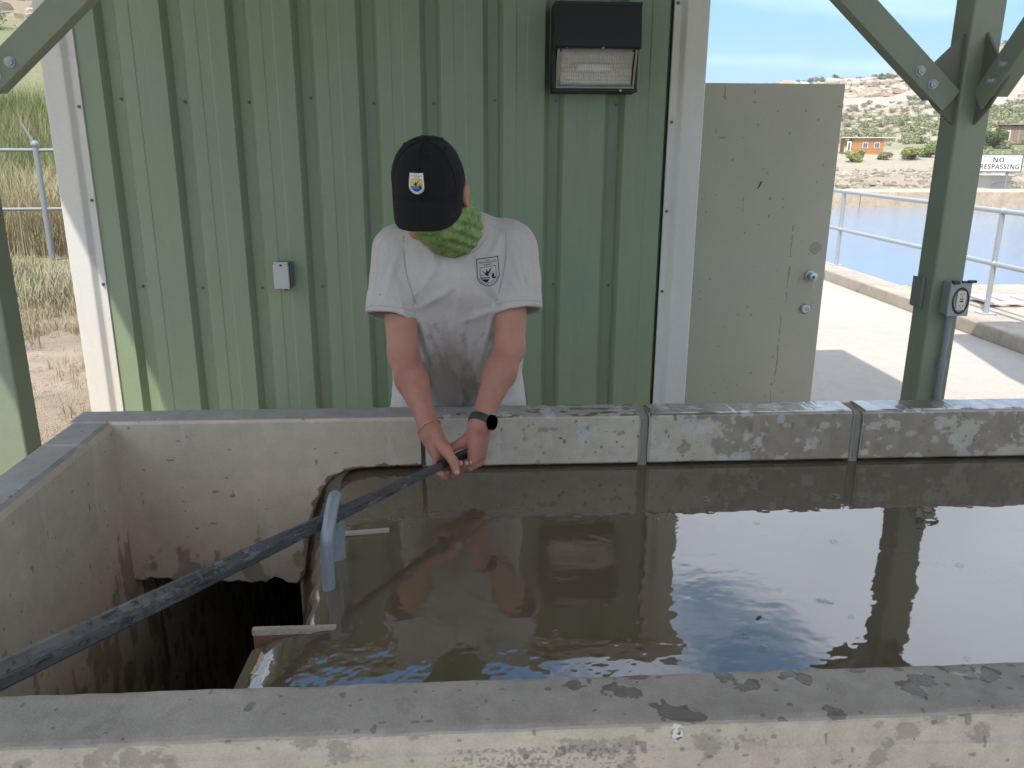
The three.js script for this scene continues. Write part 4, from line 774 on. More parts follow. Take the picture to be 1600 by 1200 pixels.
{
  const capMat = std([.006, .0048, .0044], .95, 0, { bumpMap: gb(24), bumpScale: .0009 });
  const T = p => fromHead(...p);
  const outer = gridGeo(240, 60, (u, v) => T(crownPt(u * 2 * Math.PI, v))), inner = gridGeo(60, 20, (u, v) => T(crownPt(u * 2 * Math.PI, v, -.003)));
  const cap = mesh('cap', boxUV(merge([outer, inner])), capMat, person);
  const bt = new THREE.SphereGeometry(.0065, 16, 10); bt.scale(1, .6, 1); bt.applyMatrix4(HM.clone().multiply(new THREE.Matrix4().makeTranslation(0, .106, .002))); mesh('button', bt, capMat, cap);
  const eyelets = []; for (const k of [0, 1, 2, 3, 4, 5]) { const e = new THREE.TorusGeometry(.0035, .0011, 8, 16), p = crownPt(k * Math.PI / 3 + .22, .66, .001), q = crownPt(k * Math.PI / 3 + .22, .66, .02); const d = V(q[0] - p[0], q[1] - p[1], q[2] - p[2]).normalize(); e.applyQuaternion(new THREE.Quaternion().setFromUnitVectors(V(0, 0, 1), d)); e.translate(...p); e.applyMatrix4(HM); eyelets.push(e); }
  mesh('eyelet', eyelets, capMat, cap);
  const bill = (off) => (u, v) => {                            // u across, v outwards
    const a = lerp(Math.PI * .045, Math.PI * .955, u), root = crownPt(a, .0), w = Math.abs(u * 2 - 1);
    const ca = Math.cos(a), sa = Math.sin(a), reach = .068 * Math.pow(Math.max(sa, 0), .30);
    const dr = 34 * Math.PI / 180, l = v * reach;
    const x = root[0] * (1 - .05 * v), z = root[2] + l * Math.cos(dr * (.6 + .5 * v)), y = root[1] + .003 - l * Math.sin(dr * (.75 + .35 * v)) - .36 * x * x / .083 * v + off;
    return T([x, y, z]);
  };
  const top = gridGeo(80, 30, bill(.0018)), bot = gridGeo(80, 30, bill(-.0018)), edge = gridGeo(80, 4, (u, v) => { const a = bill(lerp(.0018, -.0018, v))(u, 1); return a; });
  const st = []; for (const v of [.18, .34, .5, .66, .82, .95]) st.push(path(range(.03, .97, 36).map(u => bill(.0019)(u, v)), .00045, 90, 5));
  mesh('bill', boxUV(merge([top, bot, edge, ...st])), capMat, cap);
}
// emblems: printed and sewn shields
function shield(ctx, w, h, colour) {
  const S = () => { ctx.beginPath(); ctx.moveTo(w * .06, h * .05); ctx.lineTo(w * .94, h * .03); ctx.lineTo(w * .96, h * .62); ctx.bezierCurveTo(w * .95, h * .86, w * .70, h * .96, w * .5, h * .975); ctx.bezierCurveTo(w * .30, h * .96, w * .05, h * .86, w * .04, h * .62); ctx.closePath(); };
  const inner = () => { ctx.beginPath(); ctx.moveTo(w * .17, h * .33); ctx.lineTo(w * .83, h * .32); ctx.lineTo(w * .84, h * .60); ctx.bezierCurveTo(w * .82, h * .76, w * .66, h * .84, w * .5, h * .86); ctx.bezierCurveTo(w * .34, h * .84, w * .18, h * .76, w * .16, h * .60); ctx.closePath(); };
  ctx.fillStyle = colour ? '#d8d5cc' : '#cfcac8'; ctx.fillRect(0, 0, w, h);
  ctx.save(); S(); ctx.clip(); ctx.fillStyle = colour ? '#dedbd2' : '#cfcac8'; ctx.fillRect(0, 0, w, h);
  const ink = colour ? '#1c2138' : '#191519';
  ctx.save(); inner(); ctx.clip();
  ctx.fillStyle = colour ? '#e0c65a' : '#cfcac8'; ctx.fillRect(0, 0, w, h);
  if (colour) { ctx.fillStyle = '#3f7fc4'; ctx.fillRect(0, h * .62, w, h * .3); ctx.fillStyle = '#24489e'; ctx.fillRect(0, h * .74, w, h * .2); }
  else { ctx.fillStyle = ink; ctx.fillRect(w * .16, h * .665, w * .40, h * .035); ctx.beginPath(); ctx.moveTo(w * .18, h * .73); ctx.lineTo(w * .55, h * .73); ctx.lineTo(w * .40, h * .87); ctx.lineTo(w * .24, h * .80); ctx.fill(); }
  // hill line, then fish leaping at the right
  ctx.strokeStyle = ink; ctx.lineWidth = w * .012; ctx.beginPath(); ctx.moveTo(w * .16, h * .62); ctx.quadraticCurveTo(w * .28, h * .54, w * .40, h * .60); ctx.moveTo(w * .54, h * .60); ctx.quadraticCurveTo(w * .68, h * .46, w * .84, h * .56); ctx.stroke();
  ctx.fillStyle = ink; ctx.beginPath(); ctx.moveTo(w * .69, h * .54); ctx.quadraticCurveTo(w * .80, h * .62, w * .72, h * .70); ctx.lineTo(w * .84, h * .66); ctx.lineTo(w * .80, h * .76); ctx.lineTo(w * .66, h * .72); ctx.quadraticCurveTo(w * .60, h * .66, w * .69, h * .54); ctx.fill();
  // flying goose
  ctx.beginPath(); ctx.moveTo(w * .24, h * .46); ctx.quadraticCurveTo(w * .31, h * .43, w * .34, h * .49); ctx.quadraticCurveTo(w * .38, h * .51, w * .41, h * .50); ctx.lineTo(w * .44, h * .38); ctx.lineTo(w * .49, h * .49); ctx.lineTo(w * .66, h * .355); ctx.quadraticCurveTo(w * .60, h * .50, w * .51, h * .56); ctx.lineTo(w * .52, h * .63); ctx.quadraticCurveTo(w * .44, h * .63, w * .36, h * .555); ctx.quadraticCurveTo(w * .33, h * .50, w * .30, h * .475); ctx.closePath(); ctx.fill();
  ctx.restore();
  ctx.strokeStyle = ink; ctx.lineWidth = w * .018; inner(); ctx.stroke();
  ctx.fillStyle = ink; ctx.textAlign = 'center'; ctx.textBaseline = 'middle';
  ctx.font = `bold ${Math.round(h * .062)}px sans-serif`; ctx.fillText('U.S.', w * .5, h * .105);
  ctx.font = `bold ${Math.round(h * .072)}px sans-serif`; ctx.fillText('FISH & WILDLIFE', w * .5, h * .178, w * .80); ctx.fillText('SERVICE', w * .5, h * .258, w * .5);
  // legend along the lower edge
  const txt = 'DEPARTMENT OF THE INTERIOR'; ctx.font = `bold ${Math.round(h * .05)}px sans-serif`;
  for (let i = 0; i < txt.length; i++) { const a = Math.PI * (1 - (i + .5) / txt.length) * .92 + Math.PI * .04, x = w * .5 + Math.cos(a) * w * .385, y = h * .64 + Math.sin(a) * h * .275; ctx.save(); ctx.translate(x, y); ctx.rotate(Math.PI / 2 - a); ctx.fillText(txt[i], 0, 0); ctx.restore(); }
  ctx.restore();
  ctx.strokeStyle = ink; ctx.lineWidth = w * .03; S(); ctx.stroke();
  return S;
}
function emblem(colour) {
  const c = document.createElement('canvas'); c.width = 256; c.height = 320; shield(c.getContext('2d'), 256, 320, colour);
  const m = document.createElement('canvas'); m.width = 256; m.height = 320; const x = m.getContext('2d'); x.fillStyle = '#000'; x.fillRect(0, 0, 256, 320); x.fillStyle = '#fff'; x.beginPath();
  const w = 256, h = 320; x.moveTo(w * .04, h * .035); x.lineTo(w * .96, h * .015); x.lineTo(w * .98, h * .62); x.bezierCurveTo(w * .97, h * .875, w * .70, h * .98, w * .5, h * .992); x.bezierCurveTo(w * .30, h * .98, w * .03, h * .875, w * .02, h * .62); x.closePath(); x.fill();
  const t = new THREE.CanvasTexture(c); t.colorSpace = THREE.SRGBColorSpace; t.anisotropy = 8; const a = new THREE.CanvasTexture(m); return [t, a];
}
{
  const [t, a] = emblem(true);
  const az0 = Math.PI / 2 + .09, g = gridGeo(16, 18, (u, v) => { const p = crownPt(az0 - (u - .5) * .46, lerp(.13, .44, v), .0028); return [...fromHead(...p), u, v]; });
  mesh('cap_patch', g, std([1, 1, 1], .85, 0, { map: t, alphaMap: a, alphaTest: .5 }), person, 'small sewn shield patch on the front of the cap');
  const [t2, a2] = emblem(false);
  const g2 = gridGeo(18, 20, (u, v) => { const x = .0315 + .061 * u + .004 * (1 - v), y = lerp(1.300, 1.373, v) + .005 * u; return [x, y, onShirt(x, y) + .0012, u, v]; });
  mesh('shirt_emblem', g2, std([.78, .76, .75], .95, 0, { map: t2, alphaMap: a2, alphaTest: .5 }), person, 'black printed shield emblem on the chest');
}
// watch on the left wrist, chain bracelet on the right
{
  const ax = V(EL_L[0] - WR_L[0], EL_L[1] - WR_L[1], EL_L[2] - WR_L[2]).normalize(), c = V(...L3(WR_L, EL_L, .045));
  const out = V(.74, -.12, .66); out.addScaledVector(ax, -out.dot(ax)).normalize(); const side = new THREE.Vector3().crossVectors(ax, out).normalize();
  const pt = (a, r, h) => { const v = c.clone().addScaledVector(out, Math.cos(a) * r).addScaledVector(side, Math.sin(a) * r).addScaledVector(ax, h); return [v.x, v.y, v.z]; };
  const w = mesh('watch', merge([gridGeo(60, 8, (u, v) => pt(u * 2 * Math.PI, .0305 + .0012 * Math.sin(v * Math.PI), lerp(-.0095, .0095, v))), gridGeo(60, 1, (u, v) => pt(u * 2 * Math.PI, lerp(.022, .0305, v), -.0095)), gridGeo(60, 1, (u, v) => pt(u * 2 * Math.PI, lerp(.022, .0305, v), .0095))]), M.rubber, person, 'black rubber sports watch on the left wrist');
  const disc = (r0, r1, h0, h1, o) => { const k = new THREE.CylinderGeometry(r1, r0, h1 - h0, 32); k.translate(0, (h0 + h1) / 2, 0); k.applyMatrix4(new THREE.Matrix4().makeBasis(side, out, ax).setPosition(c)); return k; };
  mesh('watch_case', [disc(.0185, .0190, .027, .036), disc(.019, .0165, .036, .0395)], std([.03, .03, .032], .35, .4), w);
  mesh('watch_face', [disc(.0140, .0140, .0396, .0402)], phys([.16, .16, .14], .12), w);
  mesh('watch_button', [-.5, 0, .5].map(a => { const p = c.clone().addScaledVector(out, .032).addScaledVector(ax, .019 * Math.cos(a)).addScaledVector(side, .019 * Math.sin(a)); const s = new THREE.SphereGeometry(.0026, 8, 6); s.translate(p.x, p.y, p.z); return s; }), M.steel, w);
  const ax2 = V(EL_R[0] - WR_R[0], EL_R[1] - WR_R[1], EL_R[2] - WR_R[2]).normalize(), c2 = V(...L3(WR_R, EL_R, .06)), s2 = new THREE.Vector3().crossVectors(ax2, V(0, 0, 1)).normalize(), f2 = new THREE.Vector3().crossVectors(s2, ax2).normalize();
  const links = []; for (let k = 0; k < 26; k++) { const a = k / 26 * 2 * Math.PI, v = c2.clone().addScaledVector(s2, Math.cos(a) * .0285).addScaledVector(f2, Math.sin(a) * .0285).addScaledVector(ax2, .006 * Math.cos(a + .6)), t = new THREE.TorusGeometry(.0038, .0012, 6, 12); t.scale(1.25, .8, 1); t.rotateX(k % 2 ? .5 : -.7); const tan = s2.clone().multiplyScalar(-Math.sin(a)).addScaledVector(f2, Math.cos(a)); t.applyQuaternion(new THREE.Quaternion().setFromUnitVectors(V(1, 0, 0), tan)); t.translate(v.x, v.y, v.z); links.push(t); }
  mesh('bracelet', links, std([.55, .30, .18], .35, .85), person, 'thin copper-coloured chain bracelet on the right wrist');
}
// trousers and boots
{
  const tr = blend(.05, cone([-.105, .90, -2.36], [.075, .90, -2.36], .112, .112), cone([-.10, .86, -2.37], [-.12, .48, -2.40], .10, .082), cone([-.12, .48, -2.40], [-.125, .09, -2.44], .082, .075), cone([.07, .86, -2.37], [.10, .48, -2.40], .10, .082), cone([.10, .48, -2.40], [.11, .09, -2.44], .082, .075));
  mesh('trousers', meshSDF((x, y, z) => smax(tr(x, y, z) + .012 * (fbm(x * 9, y * 5, z * 9, 3) - .5), y - .95, .01), [-.28, .0, -2.58], [.26, 1.0, -2.20], .014), std([.10, .11, .10], .9), person);
  for (const x of [-.125, .11]) mesh('boot', meshSDF((X, y, z) => Math.max(blend(.03, cone([x, .09, -2.44], [x, .22, -2.44], .05, .052), cone([x, .045, -2.46], [x, .04, -2.28], .045, .042))(X, y, z), .001 - y), [x - .08, -.02, -2.56], [x + .08, .27, -2.2], .01), std([.05, .035, .025], .8), person);
}

// ------------------------------------------------------------ terrain, one sheet out to the horizon
const POOL = { x0: 4.99, x1: 62, z0: -9.05, z1: -30 };
function ridge(az) {                                          // degrees from -z towards +x -> [distance to foot, distance to ridge, elevation of ridge in degrees]
  const L = [22, 150, 15], R = [94, 290, 4.3];
  const t = sstep(-14, 8, az), el = az > 8 ? 3.0 + .055 * Math.max(0, az - 10) + .22 * Math.max(0, az - 27) : lerp(L[2], 3.0, t);
  return [lerp(L[0], R[0], t), lerp(L[1], R[1], t), el];
}
function terrain(x, z) {
  const d = Math.hypot(x, z), az = Math.atan2(x, -z) * 180 / Math.PI;
  if (Math.abs(az) > 75) return d < 9 ? -.02 : -.02 + .5 * (fbm(x * .02, z * .02, 3, 3)) * sstep(9, 60, d) - .1;
  let h = -.02;
  const [d0, d1, el] = ridge(az), top = Math.tan(el * Math.PI / 180) * d1 + 1.65;
  const n1 = fbm(x * .018, z * .018, 1.5, 5) - .5, n2 = fbm(x * .12, z * .12, 6.5, 4) - .5;
  if (az > -20) h += -.22 * sstep(31, 40, d) + sstep(72, 92, d) * 1.05;
  if (d > d0) { const t = clamp((d - d0) / (d1 - d0), 0, 1), base = h; h = base + (top - base) * (.72 * t + .28 * t * t); h += (n1 * 7 * Math.sin(Math.PI * Math.min(t, .9)) + n2 * 1.2) * sstep(0, .25, t) * (d < d1 ? 1 : Math.max(0, 1 - (d - d1) / 60)); }
  // sandstone ledges below the right-hand ridge
  if (az > 6 && d > 215) { const k = (h + n2 * 2) / 3.2, f = k - Math.floor(k); h += sstep(215, 240, d) * sstep(330, 290, d) * (sstep(.35, .65, f) - f) * 1.7; }
  if (d > d1) h = Math.max(h - (d - d1) * .02, top - 14);
  h += sstep(6, 14, d) * (fbm(x * .5, z * .5, 2, 4) - .5) * .16 + sstep(3, 7, d) * (fbm(x * 2.4, z * 2.4, 4, 3) - .5) * .05;
  // left bank: a low rise behind the fence
  if (az < -15) h += .9 * sstep(13, 26, d);
  if (x > .9 && x < 66 && z < -3.9 && z > -32.2 && d < 60) h = Math.min(h, -.09);
  if (x > POOL.x0 + .1 && x < POOL.x1 && z < POOL.z0 - .1 && z > POOL.z1 - .7) h = -2.2;
  if (x > -2.4 && x < 5 && z > -3.9 && z < 5) h = Math.min(h, -.06);
  if (x > -.985 && x < 3.1 && z < -.91 && z > -2.165) h = -2.75;
  if (x > -.99 && x < -.44 && z < -2.1 && z > -7.06) h = -2.75;
  return h;
}
const groundTone = (x, y, z) => {
  const d = Math.hypot(x, z), az = Math.atan2(x, -z) * 180 / Math.PI, n = fbm(x * .09, z * .09, 3.3, 5), f = fbm(x * .8, z * .8, 5.5, 4), g = fbm(x * .035, z * .035, 9, 4);
  let c = mix([.40, .315, .23], [.47, .40, .315], n);
  if (az < 5) {
    if (d < 13) { c = mix([.40, .31, .225], [.46, .365, .27], f); if (f > .56) c = mix(c, [.24, .19, .13], .5); }
    else if (d < 45) c = mix(mix([.30, .26, .15], [.22, .24, .10], sstep(.4, .6, n)), [.36, .30, .20], f * .5);
    else { c = mix([.42, .31, .22], [.36, .28, .19], f); if (g > .54) c = mix(c, [.26, .24, .13], .5); }
  } else {
    if (d < 75) c = mix([.46, .39, .29], [.38, .32, .22], f);
    else if (d < 150) { c = mix([.42, .37, .27], [.20, .22, .10], sstep(.38, .58, g + .18 * (n - .5))); }
    else { c = mix([.46, .40, .32], [.40, .34, .26], f); if (d > 212 && n > .42) c = mix(c, [.46, .27, .15], sstep(.42, .62, n + .2 * (f - .5)) * .85); if (g > .56 && d < 215) c = mix(c, [.30, .29, .19], .6); }
  }
  return mul(c, .9 + .2 * f);
};
{
  const A = []; for (let i = 0; i <= 560; i++) A.push(lerp(-44, 44, i / 560)); for (let i = 1; i < 90; i++) A.push(lerp(44, 316, i / 90)); A.push(316);
  const Rr = [0.02]; let r = .35; while (r < 2400) { Rr.push(r); r *= r < 3 ? 1.035 : r < 60 ? 1.026 : r < 340 ? 1.017 : 1.12; }
  const g = gridGeo(A.length - 1, Rr.length - 1, (u, v, i, j) => { const a = A[i] * Math.PI / 180, x = Math.sin(a) * Rr[j], z = -Math.cos(a) * Rr[j]; return [x, terrain(x, z), z, x, z]; }, groundTone);
  const soil = tex(512, 512, (u, v) => { const a = fbmp(u * 8, v * 8, 8, 3, 5), s = vnp(u * 130, v * 130, 130, 8), p = vnp(u * 44, v * 44, 44, 2); let k = .74 + .36 * a + .22 * (s - .5); if (p > .86) k *= .66; if (p < .1) k *= 1.12; return [k, k, k]; }, { rx: .7, ry: .7 });
  struct(mesh('ground', g, new THREE.MeshStandardMaterial({ vertexColors: true, roughness: .96, map: soil, bumpMap: gb(.8), bumpScale: .03 })), 'dry sandy ground rising to scrubby hills');
}
// ------------------------------------------------------------ paving
{
  const w = struct(new THREE.Group(), 'pale concrete walkway beside the building, cast in slabs'); w.name = numbered('walkway'); scene.add(w);
  for (const [x0, x1, z0, z1] of [[1.12, 4.62, -7.392, -3.905], [1.12, 4.62, -11.1, -7.404], [1.12, 4.62, -14.8, -11.112], [1.12, 4.62, -22, -14.812]]) mesh('slab', bx(x0, x1, -.12, 0, z0, z1, .006), M.walk, w);
  for (const [x0, x1, z0, z1] of [[-1.62, -1.033, -3.895, -2.2], [-.407, 1.112, -3.895, -2.2], [1.12, 4.62, -3.897, -.2], [-2.3, 1.112, -.85, 4], [1.12, 4.62, -.19, 4]]) mesh('slab', bx(x0, x1, -.12, -.003, z0, z1, .006), M.walk, w);
}
{
  const k = thing('concrete_kerb', 'raised concrete kerb and deck along the reservoir edge', 'kerb');
  for (const [z0, z1] of [[-14.4, -9.06], [-20, -14.41], [-30, -20.01]]) mesh('kerb_block', bx(4.63, 4.985, -2.2, .13, z0, z1, .02, 3), M.concrete, k);
  for (const [z0, z1] of [[-9.05, -6.2], [-6.19, -1]]) mesh('kerb_block', bx(4.63, 4.985, -.1, .13, z0, z1, .02, 3), M.concrete, k);
  mesh('deck', bx(4.99, 14, -2.2, .128, -9.04, -7.72, .012), M.concrete, k); mesh('deck', bx(4.99, 14, -.1, .126, -7.71, -1, .012), M.concrete, k);
}
{
  // reservoir water with small wind ripples
  const g = gridGeo(260, 140, (u, v) => { const x = lerp(POOL.x0 - .02, POOL.x1, Math.pow(u, 1.4)), z = lerp(POOL.z0 + .02, POOL.z1, v); return [x, -.50 + (fbm(x * .9, z * .9, 3, 3) - .5) * .0022, z, x, z]; });
  struct(mesh('reservoir_water', g, phys([.19, .26, .36], .06, { ior: 1.4, bumpMap: gb(.6), bumpScale: .002 })), 'calm blue reservoir water beyond the walkway');
  const farConc = std([1.25, 1.12, .95], .92, 0, { map: concMap });
  const wl = thing('reservoir_wall', 'low concrete wall along the far side of the reservoir', 'wall');
  for (let x = 4.99, i = 0; x < 62; x += 3.2, i++) mesh('wall_panel', bx(x, x + 3.18, -2.2, .02 + .03 * rnd(), POOL.z1 - 1.9 - .012 * rnd(), POOL.z1 + .004 * rnd(), .02), farConc, wl);
}
// ------------------------------------------------------------ pipe railing on the kerb
{
  const R = thing('pipe_railing', 'galvanised two-rail pipe railing on the kerb by the reservoir', 'railing');
  const X = 4.94, zs = [-3.9, -7.38, -10.62, -14.1, -17.6];
  for (const z of zs) { mesh('post', tube([X, .128, z], [X, 1.08, z], .024, 14), M.railing, R); mesh('foot', bx(X - .07, X + .07, .1285, .14, z - .07, z + .07, .004), M.railing, R); }
  for (const y of [.60, 1.08]) mesh('rail', tube([X, y, -3.0], [X, y, -17.7], .024, 14), M.railing, R);
  for (const z of zs) for (const y of [.60, 1.08]) mesh('fitting', (() => { const s = new THREE.SphereGeometry(.034, 14, 10); s.translate(X, y, z); return s; })(), M.railing, R);
  const S = thing('deck_grate', 'white slatted panel lying on the deck behind the railing', 'grate', [5.60, .15, -7.9], .02);
  mesh('frame', [bx(-.42, .9, 0, .03, .17, .2, .004), bx(-.42, .9, 0, .03, -.2, -.17, .004)], M.white, S);
  for (let i = 0; i < 6; i++) mesh('slat', bx(-.40 + i * .215, -.28 + i * .215, .004, .026, -.168, .168, .003), M.white, S);
}
// ------------------------------------------------------------ sign beyond the water
{
  const c = document.createElement('canvas'); c.width = 512; c.height = 224; const x = c.getContext('2d');
  x.fillStyle = '#f2f2ef'; x.fillRect(0, 0, 512, 224); x.strokeStyle = '#3a3a3c'; x.lineWidth = 9; x.strokeRect(6, 6, 500, 212);
  x.fillStyle = '#33363c'; x.textAlign = 'center'; x.textBaseline = 'middle'; x.font = 'bold 84px sans-serif'; x.fillText('NO', 256, 70); x.fillText('TRESPASSING', 256, 156, 466);
  x.fillRect(40, 26, 30, 8); x.fillRect(90, 26, 30, 8); x.fillRect(140, 26, 30, 8); x.fillRect(340, 26, 30, 8); x.fillRect(390, 26, 30, 8); x.fillRect(440, 26, 30, 8);
  const t = new THREE.CanvasTexture(c); t.colorSpace = THREE.SRGBColorSpace; t.anisotropy = 8;
  const S = thing('warning_sign', 'white NO TRESPASSING sign on a pale concrete block across the water', 'sign', [23.5, .95, -36], -.30);
  mesh('sign_board', bx(-.98, .98, -.40, .38, -.03, .03, .01), std([.14, .14, .15], .6), S);
  const pl = new THREE.PlaneGeometry(1.92, .74); pl.translate(0, -.01, .034); mesh('sign_face', pl, std([.85, .85, .85], .6, 0, { map: t }), S);
  mesh('post', [tube([.45, -1.4, -.06], [.45, .3, -.06], .05, 12)], M.galv, S);
  const A = thing('concrete_block', 'pale concrete abutment under the warning sign', 'concrete block', [23.6, 0, -37], -.25);
  mesh('block', bx(-1.15, 1.0, -1.2, .42, -.6, .5, .03), std([.55, .52, .46], .9), A); mesh('ledge', bx(-1.3, 1.15, -1.2, -.12, -.7, .62, .03), std([.5, .47, .42], .9), A);
  mesh('hoop', path([[.1, -.1, .68], [.2, .05, .70], [.6, .14, .7], [1.1, .13, .6], [1.2, -.1, .6]], .02, 30, 8), M.galv, A);
}
// ------------------------------------------------------------ far buildings
const ground = (x, z) => terrain(x, z);
{
  const H = thing('wooden_house', 'small orange plank house with a white door and two windows across the water', 'house', [41.2, ground(41.2, -85) - .05, -85], -.30);
  const wood = std([.44, .205, .075], .85), dkw = std([.27, .11, .05], .85), wht = std([.75, .74, .72], .6), glass = phys([.12, .13, .15], .15);
  const w = 3.0, d = 2.6, h = 1.55;
  for (let i = 0; i < 8; i++) mesh('plank', bx(-w / 2, w / 2, i * .19, i * .19 + .183, -d / 2, d / 2 + .012 * (i % 2), .012), i % 3 ? wood : std([.48, .235, .09], .85), H);
  mesh('porch', [bx(-w / 2 - .8, -w / 2 - .7, 0, h, d / 2 - .15, d / 2 - .05, .01), bx(-w / 2 - .8, -w / 2, 0, .12, -d / 2, d / 2, .01), bx(-w / 2 - .78, -w / 2 - .72, .2, h, -d / 2, d / 2 - .2, .01)], dkw, H);
  mesh('roof', bar([0, h + .06, -d / 2 - .25], [0, h + .10, d / 2 + .25], w + 2.1, .09, V(0, 1, 0), .01), std([.62, .56, .54], .7), H);
  for (const x of [-.25, .85]) { const f = mesh('window', bx(x - .25, x + .25, .62, 1.18, d / 2 + .01, d / 2 + .05, .008), wht, H); mesh('pane', [bx(x - .20, x - .01, .67, 1.13, d / 2 + .05, d / 2 + .056, 0), bx(x + .01, x + .20, .67, 1.13, d / 2 + .05, d / 2 + .056, 0)], glass, f); }
  const dr = mesh('door', bx(-w / 2 - .48, -w / 2 - .06, .1, 1.3, d / 2 + .01, d / 2 + .05, .008), wht, H); mesh('pane', bx(-w / 2 - .37, -w / 2 - .17, .4, 1.15, d / 2 + .05, d / 2 + .056, 0), glass, dr);
  const S = thing('weathered_shed', 'weathered grey-brown plank shed with a ruined corner, behind the warning sign', 'shed', [58, ground(58, -86) - .05, -86], -.45);
  for (let i = 0; i < 15; i++) mesh('plank', bx(-1.9 + i * .3, -1.9 + i * .3 + .285, 0, 1.75 + .05 * rnd(), -1.2, 1.2 + .02 * rnd(), .01), std(mul([.30, .225, .165], .85 + .3 * rnd()), .9), S);
  mesh('roof', bar([.25, 1.82, -1.5], [.25, 1.9, 1.5], 4.8, .08, V(0, 1, 0), .01), std([.34, .27, .21], .85), S);
  const dd = mesh('door', bx(-1.55, -1.0, .05, 1.35, 1.221, 1.26, .01), std([.62, .54, .44], .8), S); mesh('pane', bx(-1.42, -1.14, .2, 1.2, 1.26, 1.27, 0), std([.10, .07, .05], .9), dd);
  for (let i = 0; i < 7; i++) mesh('log', tube([-2.3 + .1 * rnd(), .15 + i * .23, 1.25], [-2.1, .12 + i * .23, -.8], .10, 8), std([.16, .10, .07], .9), S);
  const P = thing('utility_pole', 'thin wooden utility pole on the hillside across the water', 'pole', [98.5, ground(98.5, -180) - .2, -180]);
  mesh('pole', tube([0, 0, 0], [.35, 5.2, 0], .14, 10, .10), std([.19, .15, .11], .9), P); mesh('crossarm', bar([-.5, 4.85, 0], [1.2, 4.95, 0], .1, .12), std([.19, .15, .11], .9), P);
}
// ------------------------------------------------------------ shrubs: sprays of small leaves
function leafBall(n, R, flat, leaf, col, s0, stalk = 0) {
  const keep = seed; seed = s0; const P = [], C = [];
  const lumps = Array.from({ length: 9 }, () => { const a = rr(0, 6.283), r = Math.sqrt(rnd()) * .62; return [Math.cos(a) * r, rr(.15, .85), Math.sin(a) * r, rr(.22, .42)]; });
  for (let i = 0; i < n; i++) {
    const L = lumps[fl(rnd() * 9)]; let x, y, z; do { x = rr(-1, 1); y = rr(-1, 1); z = rr(-1, 1); } while (x * x + y * y + z * z > 1);
    const q = Math.pow(rnd(), .35) / (Math.hypot(x, y, z) || 1), px = (L[0] + x * q * L[3]) * R, py = Math.max(.02, L[1] + y * q * L[3]) * R * flat, pz = (L[2] + z * q * L[3]) * R;
    const a = V(rr(-1, 1), rr(-.4, 1), rr(-1, 1)).normalize(), b = new THREE.Vector3().crossVectors(a, V(rr(-1, 1), rr(-1, 1), rr(-1, 1))).normalize(), l = leaf * rr(.6, 1.4), w = l * .42;
    P.push(px - b.x * w, py - b.y * w, pz - b.z * w, px + b.x * w, py + b.y * w, pz + b.z * w, px + a.x * l, py + a.y * l, pz + a.z * l);
    const c = mul(col[fl(rnd() * col.length)], rr(.75, 1.25)); for (let k = 0; k < 3; k++) C.push(...c);
  }
  seed = keep; const g = new THREE.BufferGeometry(); g.setAttribute('position', new THREE.Float32BufferAttribute(P, 3)); g.setAttribute('color', new THREE.Float32BufferAttribute(C, 3)); g.computeVertexNormals(); return g;
}
const leafMat = new THREE.MeshPhysicalMaterial({ vertexColors: true, roughness: .9, side: THREE.DoubleSide });
const stemsG = (R, s0) => { const keep = seed; seed = s0; const l = []; for (let i = 0; i < 9; i++) { const a = rr(0, 6.283), r = R * rr(.3, .7); l.push(tube([0, -.05, 0], [Math.cos(a) * r, R * rr(.4, .9), Math.sin(a) * r], .03 * R, 5, .012 * R)); } seed = keep; return merge(l); };
const bark = std([.12, .09, .065], .95);
for (const [x, z, R, flat, col, lab] of [
  [34.9, -74, 1.25, .8, [[.34, .35, .10], [.28, .30, .09], [.40, .38, .15]], 'yellow-green bush left of the small orange house, near its door'],
  [40.4, -74.5, 1.5, .7, [[.32, .33, .10], [.26, .28, .09], [.36, .36, .14]], 'yellow-green bush right of the small orange house'],
  [42.9, -76, 1.4, .7, [[.27, .30, .10], [.22, .26, .09]], 'darker green bush second to the right of the small orange house'],
  [38.4, -75, .9, .55, [[.28, .28, .15], [.24, .24, .12]], 'low grey-green bush in front of the small orange house'],
  [33.2, -77, 1.3, .9, [[.19, .20, .08], [.15, .17, .06]], 'small bush beside the edge of the open door, far across the water'],
  [105.5, -176, 3.1, 1.2, [[.13, .15, .06], [.10, .12, .05]], 'dark round juniper on the slope by the utility pole'],
  [46.0, -80, 1.6, .8, [[.16, .19, .07], [.12, .15, .06]], 'green bush between the orange house and the steel post'],
  [54.0, -84, 1.6, 1.0, [[.15, .19, .06], [.12, .16, .05]], 'green bush against the left end of the weathered shed'],
]) {
  const o = thing('bush', lab, 'bush', [x, ground(x, z) - .05, z], rr(0, 6));
  mesh('foliage', leafBall(2600, R, flat, .12 * Math.sqrt(R), col, 900 + fl(x * 7)), leafMat, o); mesh('stem', stemsG(R, 70 + fl(x)), bark, o);
}
function scatter(name, label, geo, mat, list, color) {
  const m = new THREE.InstancedMesh(geo, mat, list.length), o = new THREE.Object3D(), c = new THREE.Color();
  list.forEach((q, i) => { o.position.set(q[0], q[1], q[2]); o.scale.set(q[3], q[4] ?? q[3], q[5] ?? q[3]); o.rotation.set(q[7] ?? 0, q[6] ?? 0, q[8] ?? 0); o.updateMatrix(); m.setMatrixAt(i, o.matrix); if (color) { const k = color(q, i); m.setColorAt(i, c.setRGB(...k)); } });
  m.name = numbered(name); m.userData = { kind: 'stuff', label }; m.castShadow = m.receiveShadow = true; scene.add(m); return m;
}
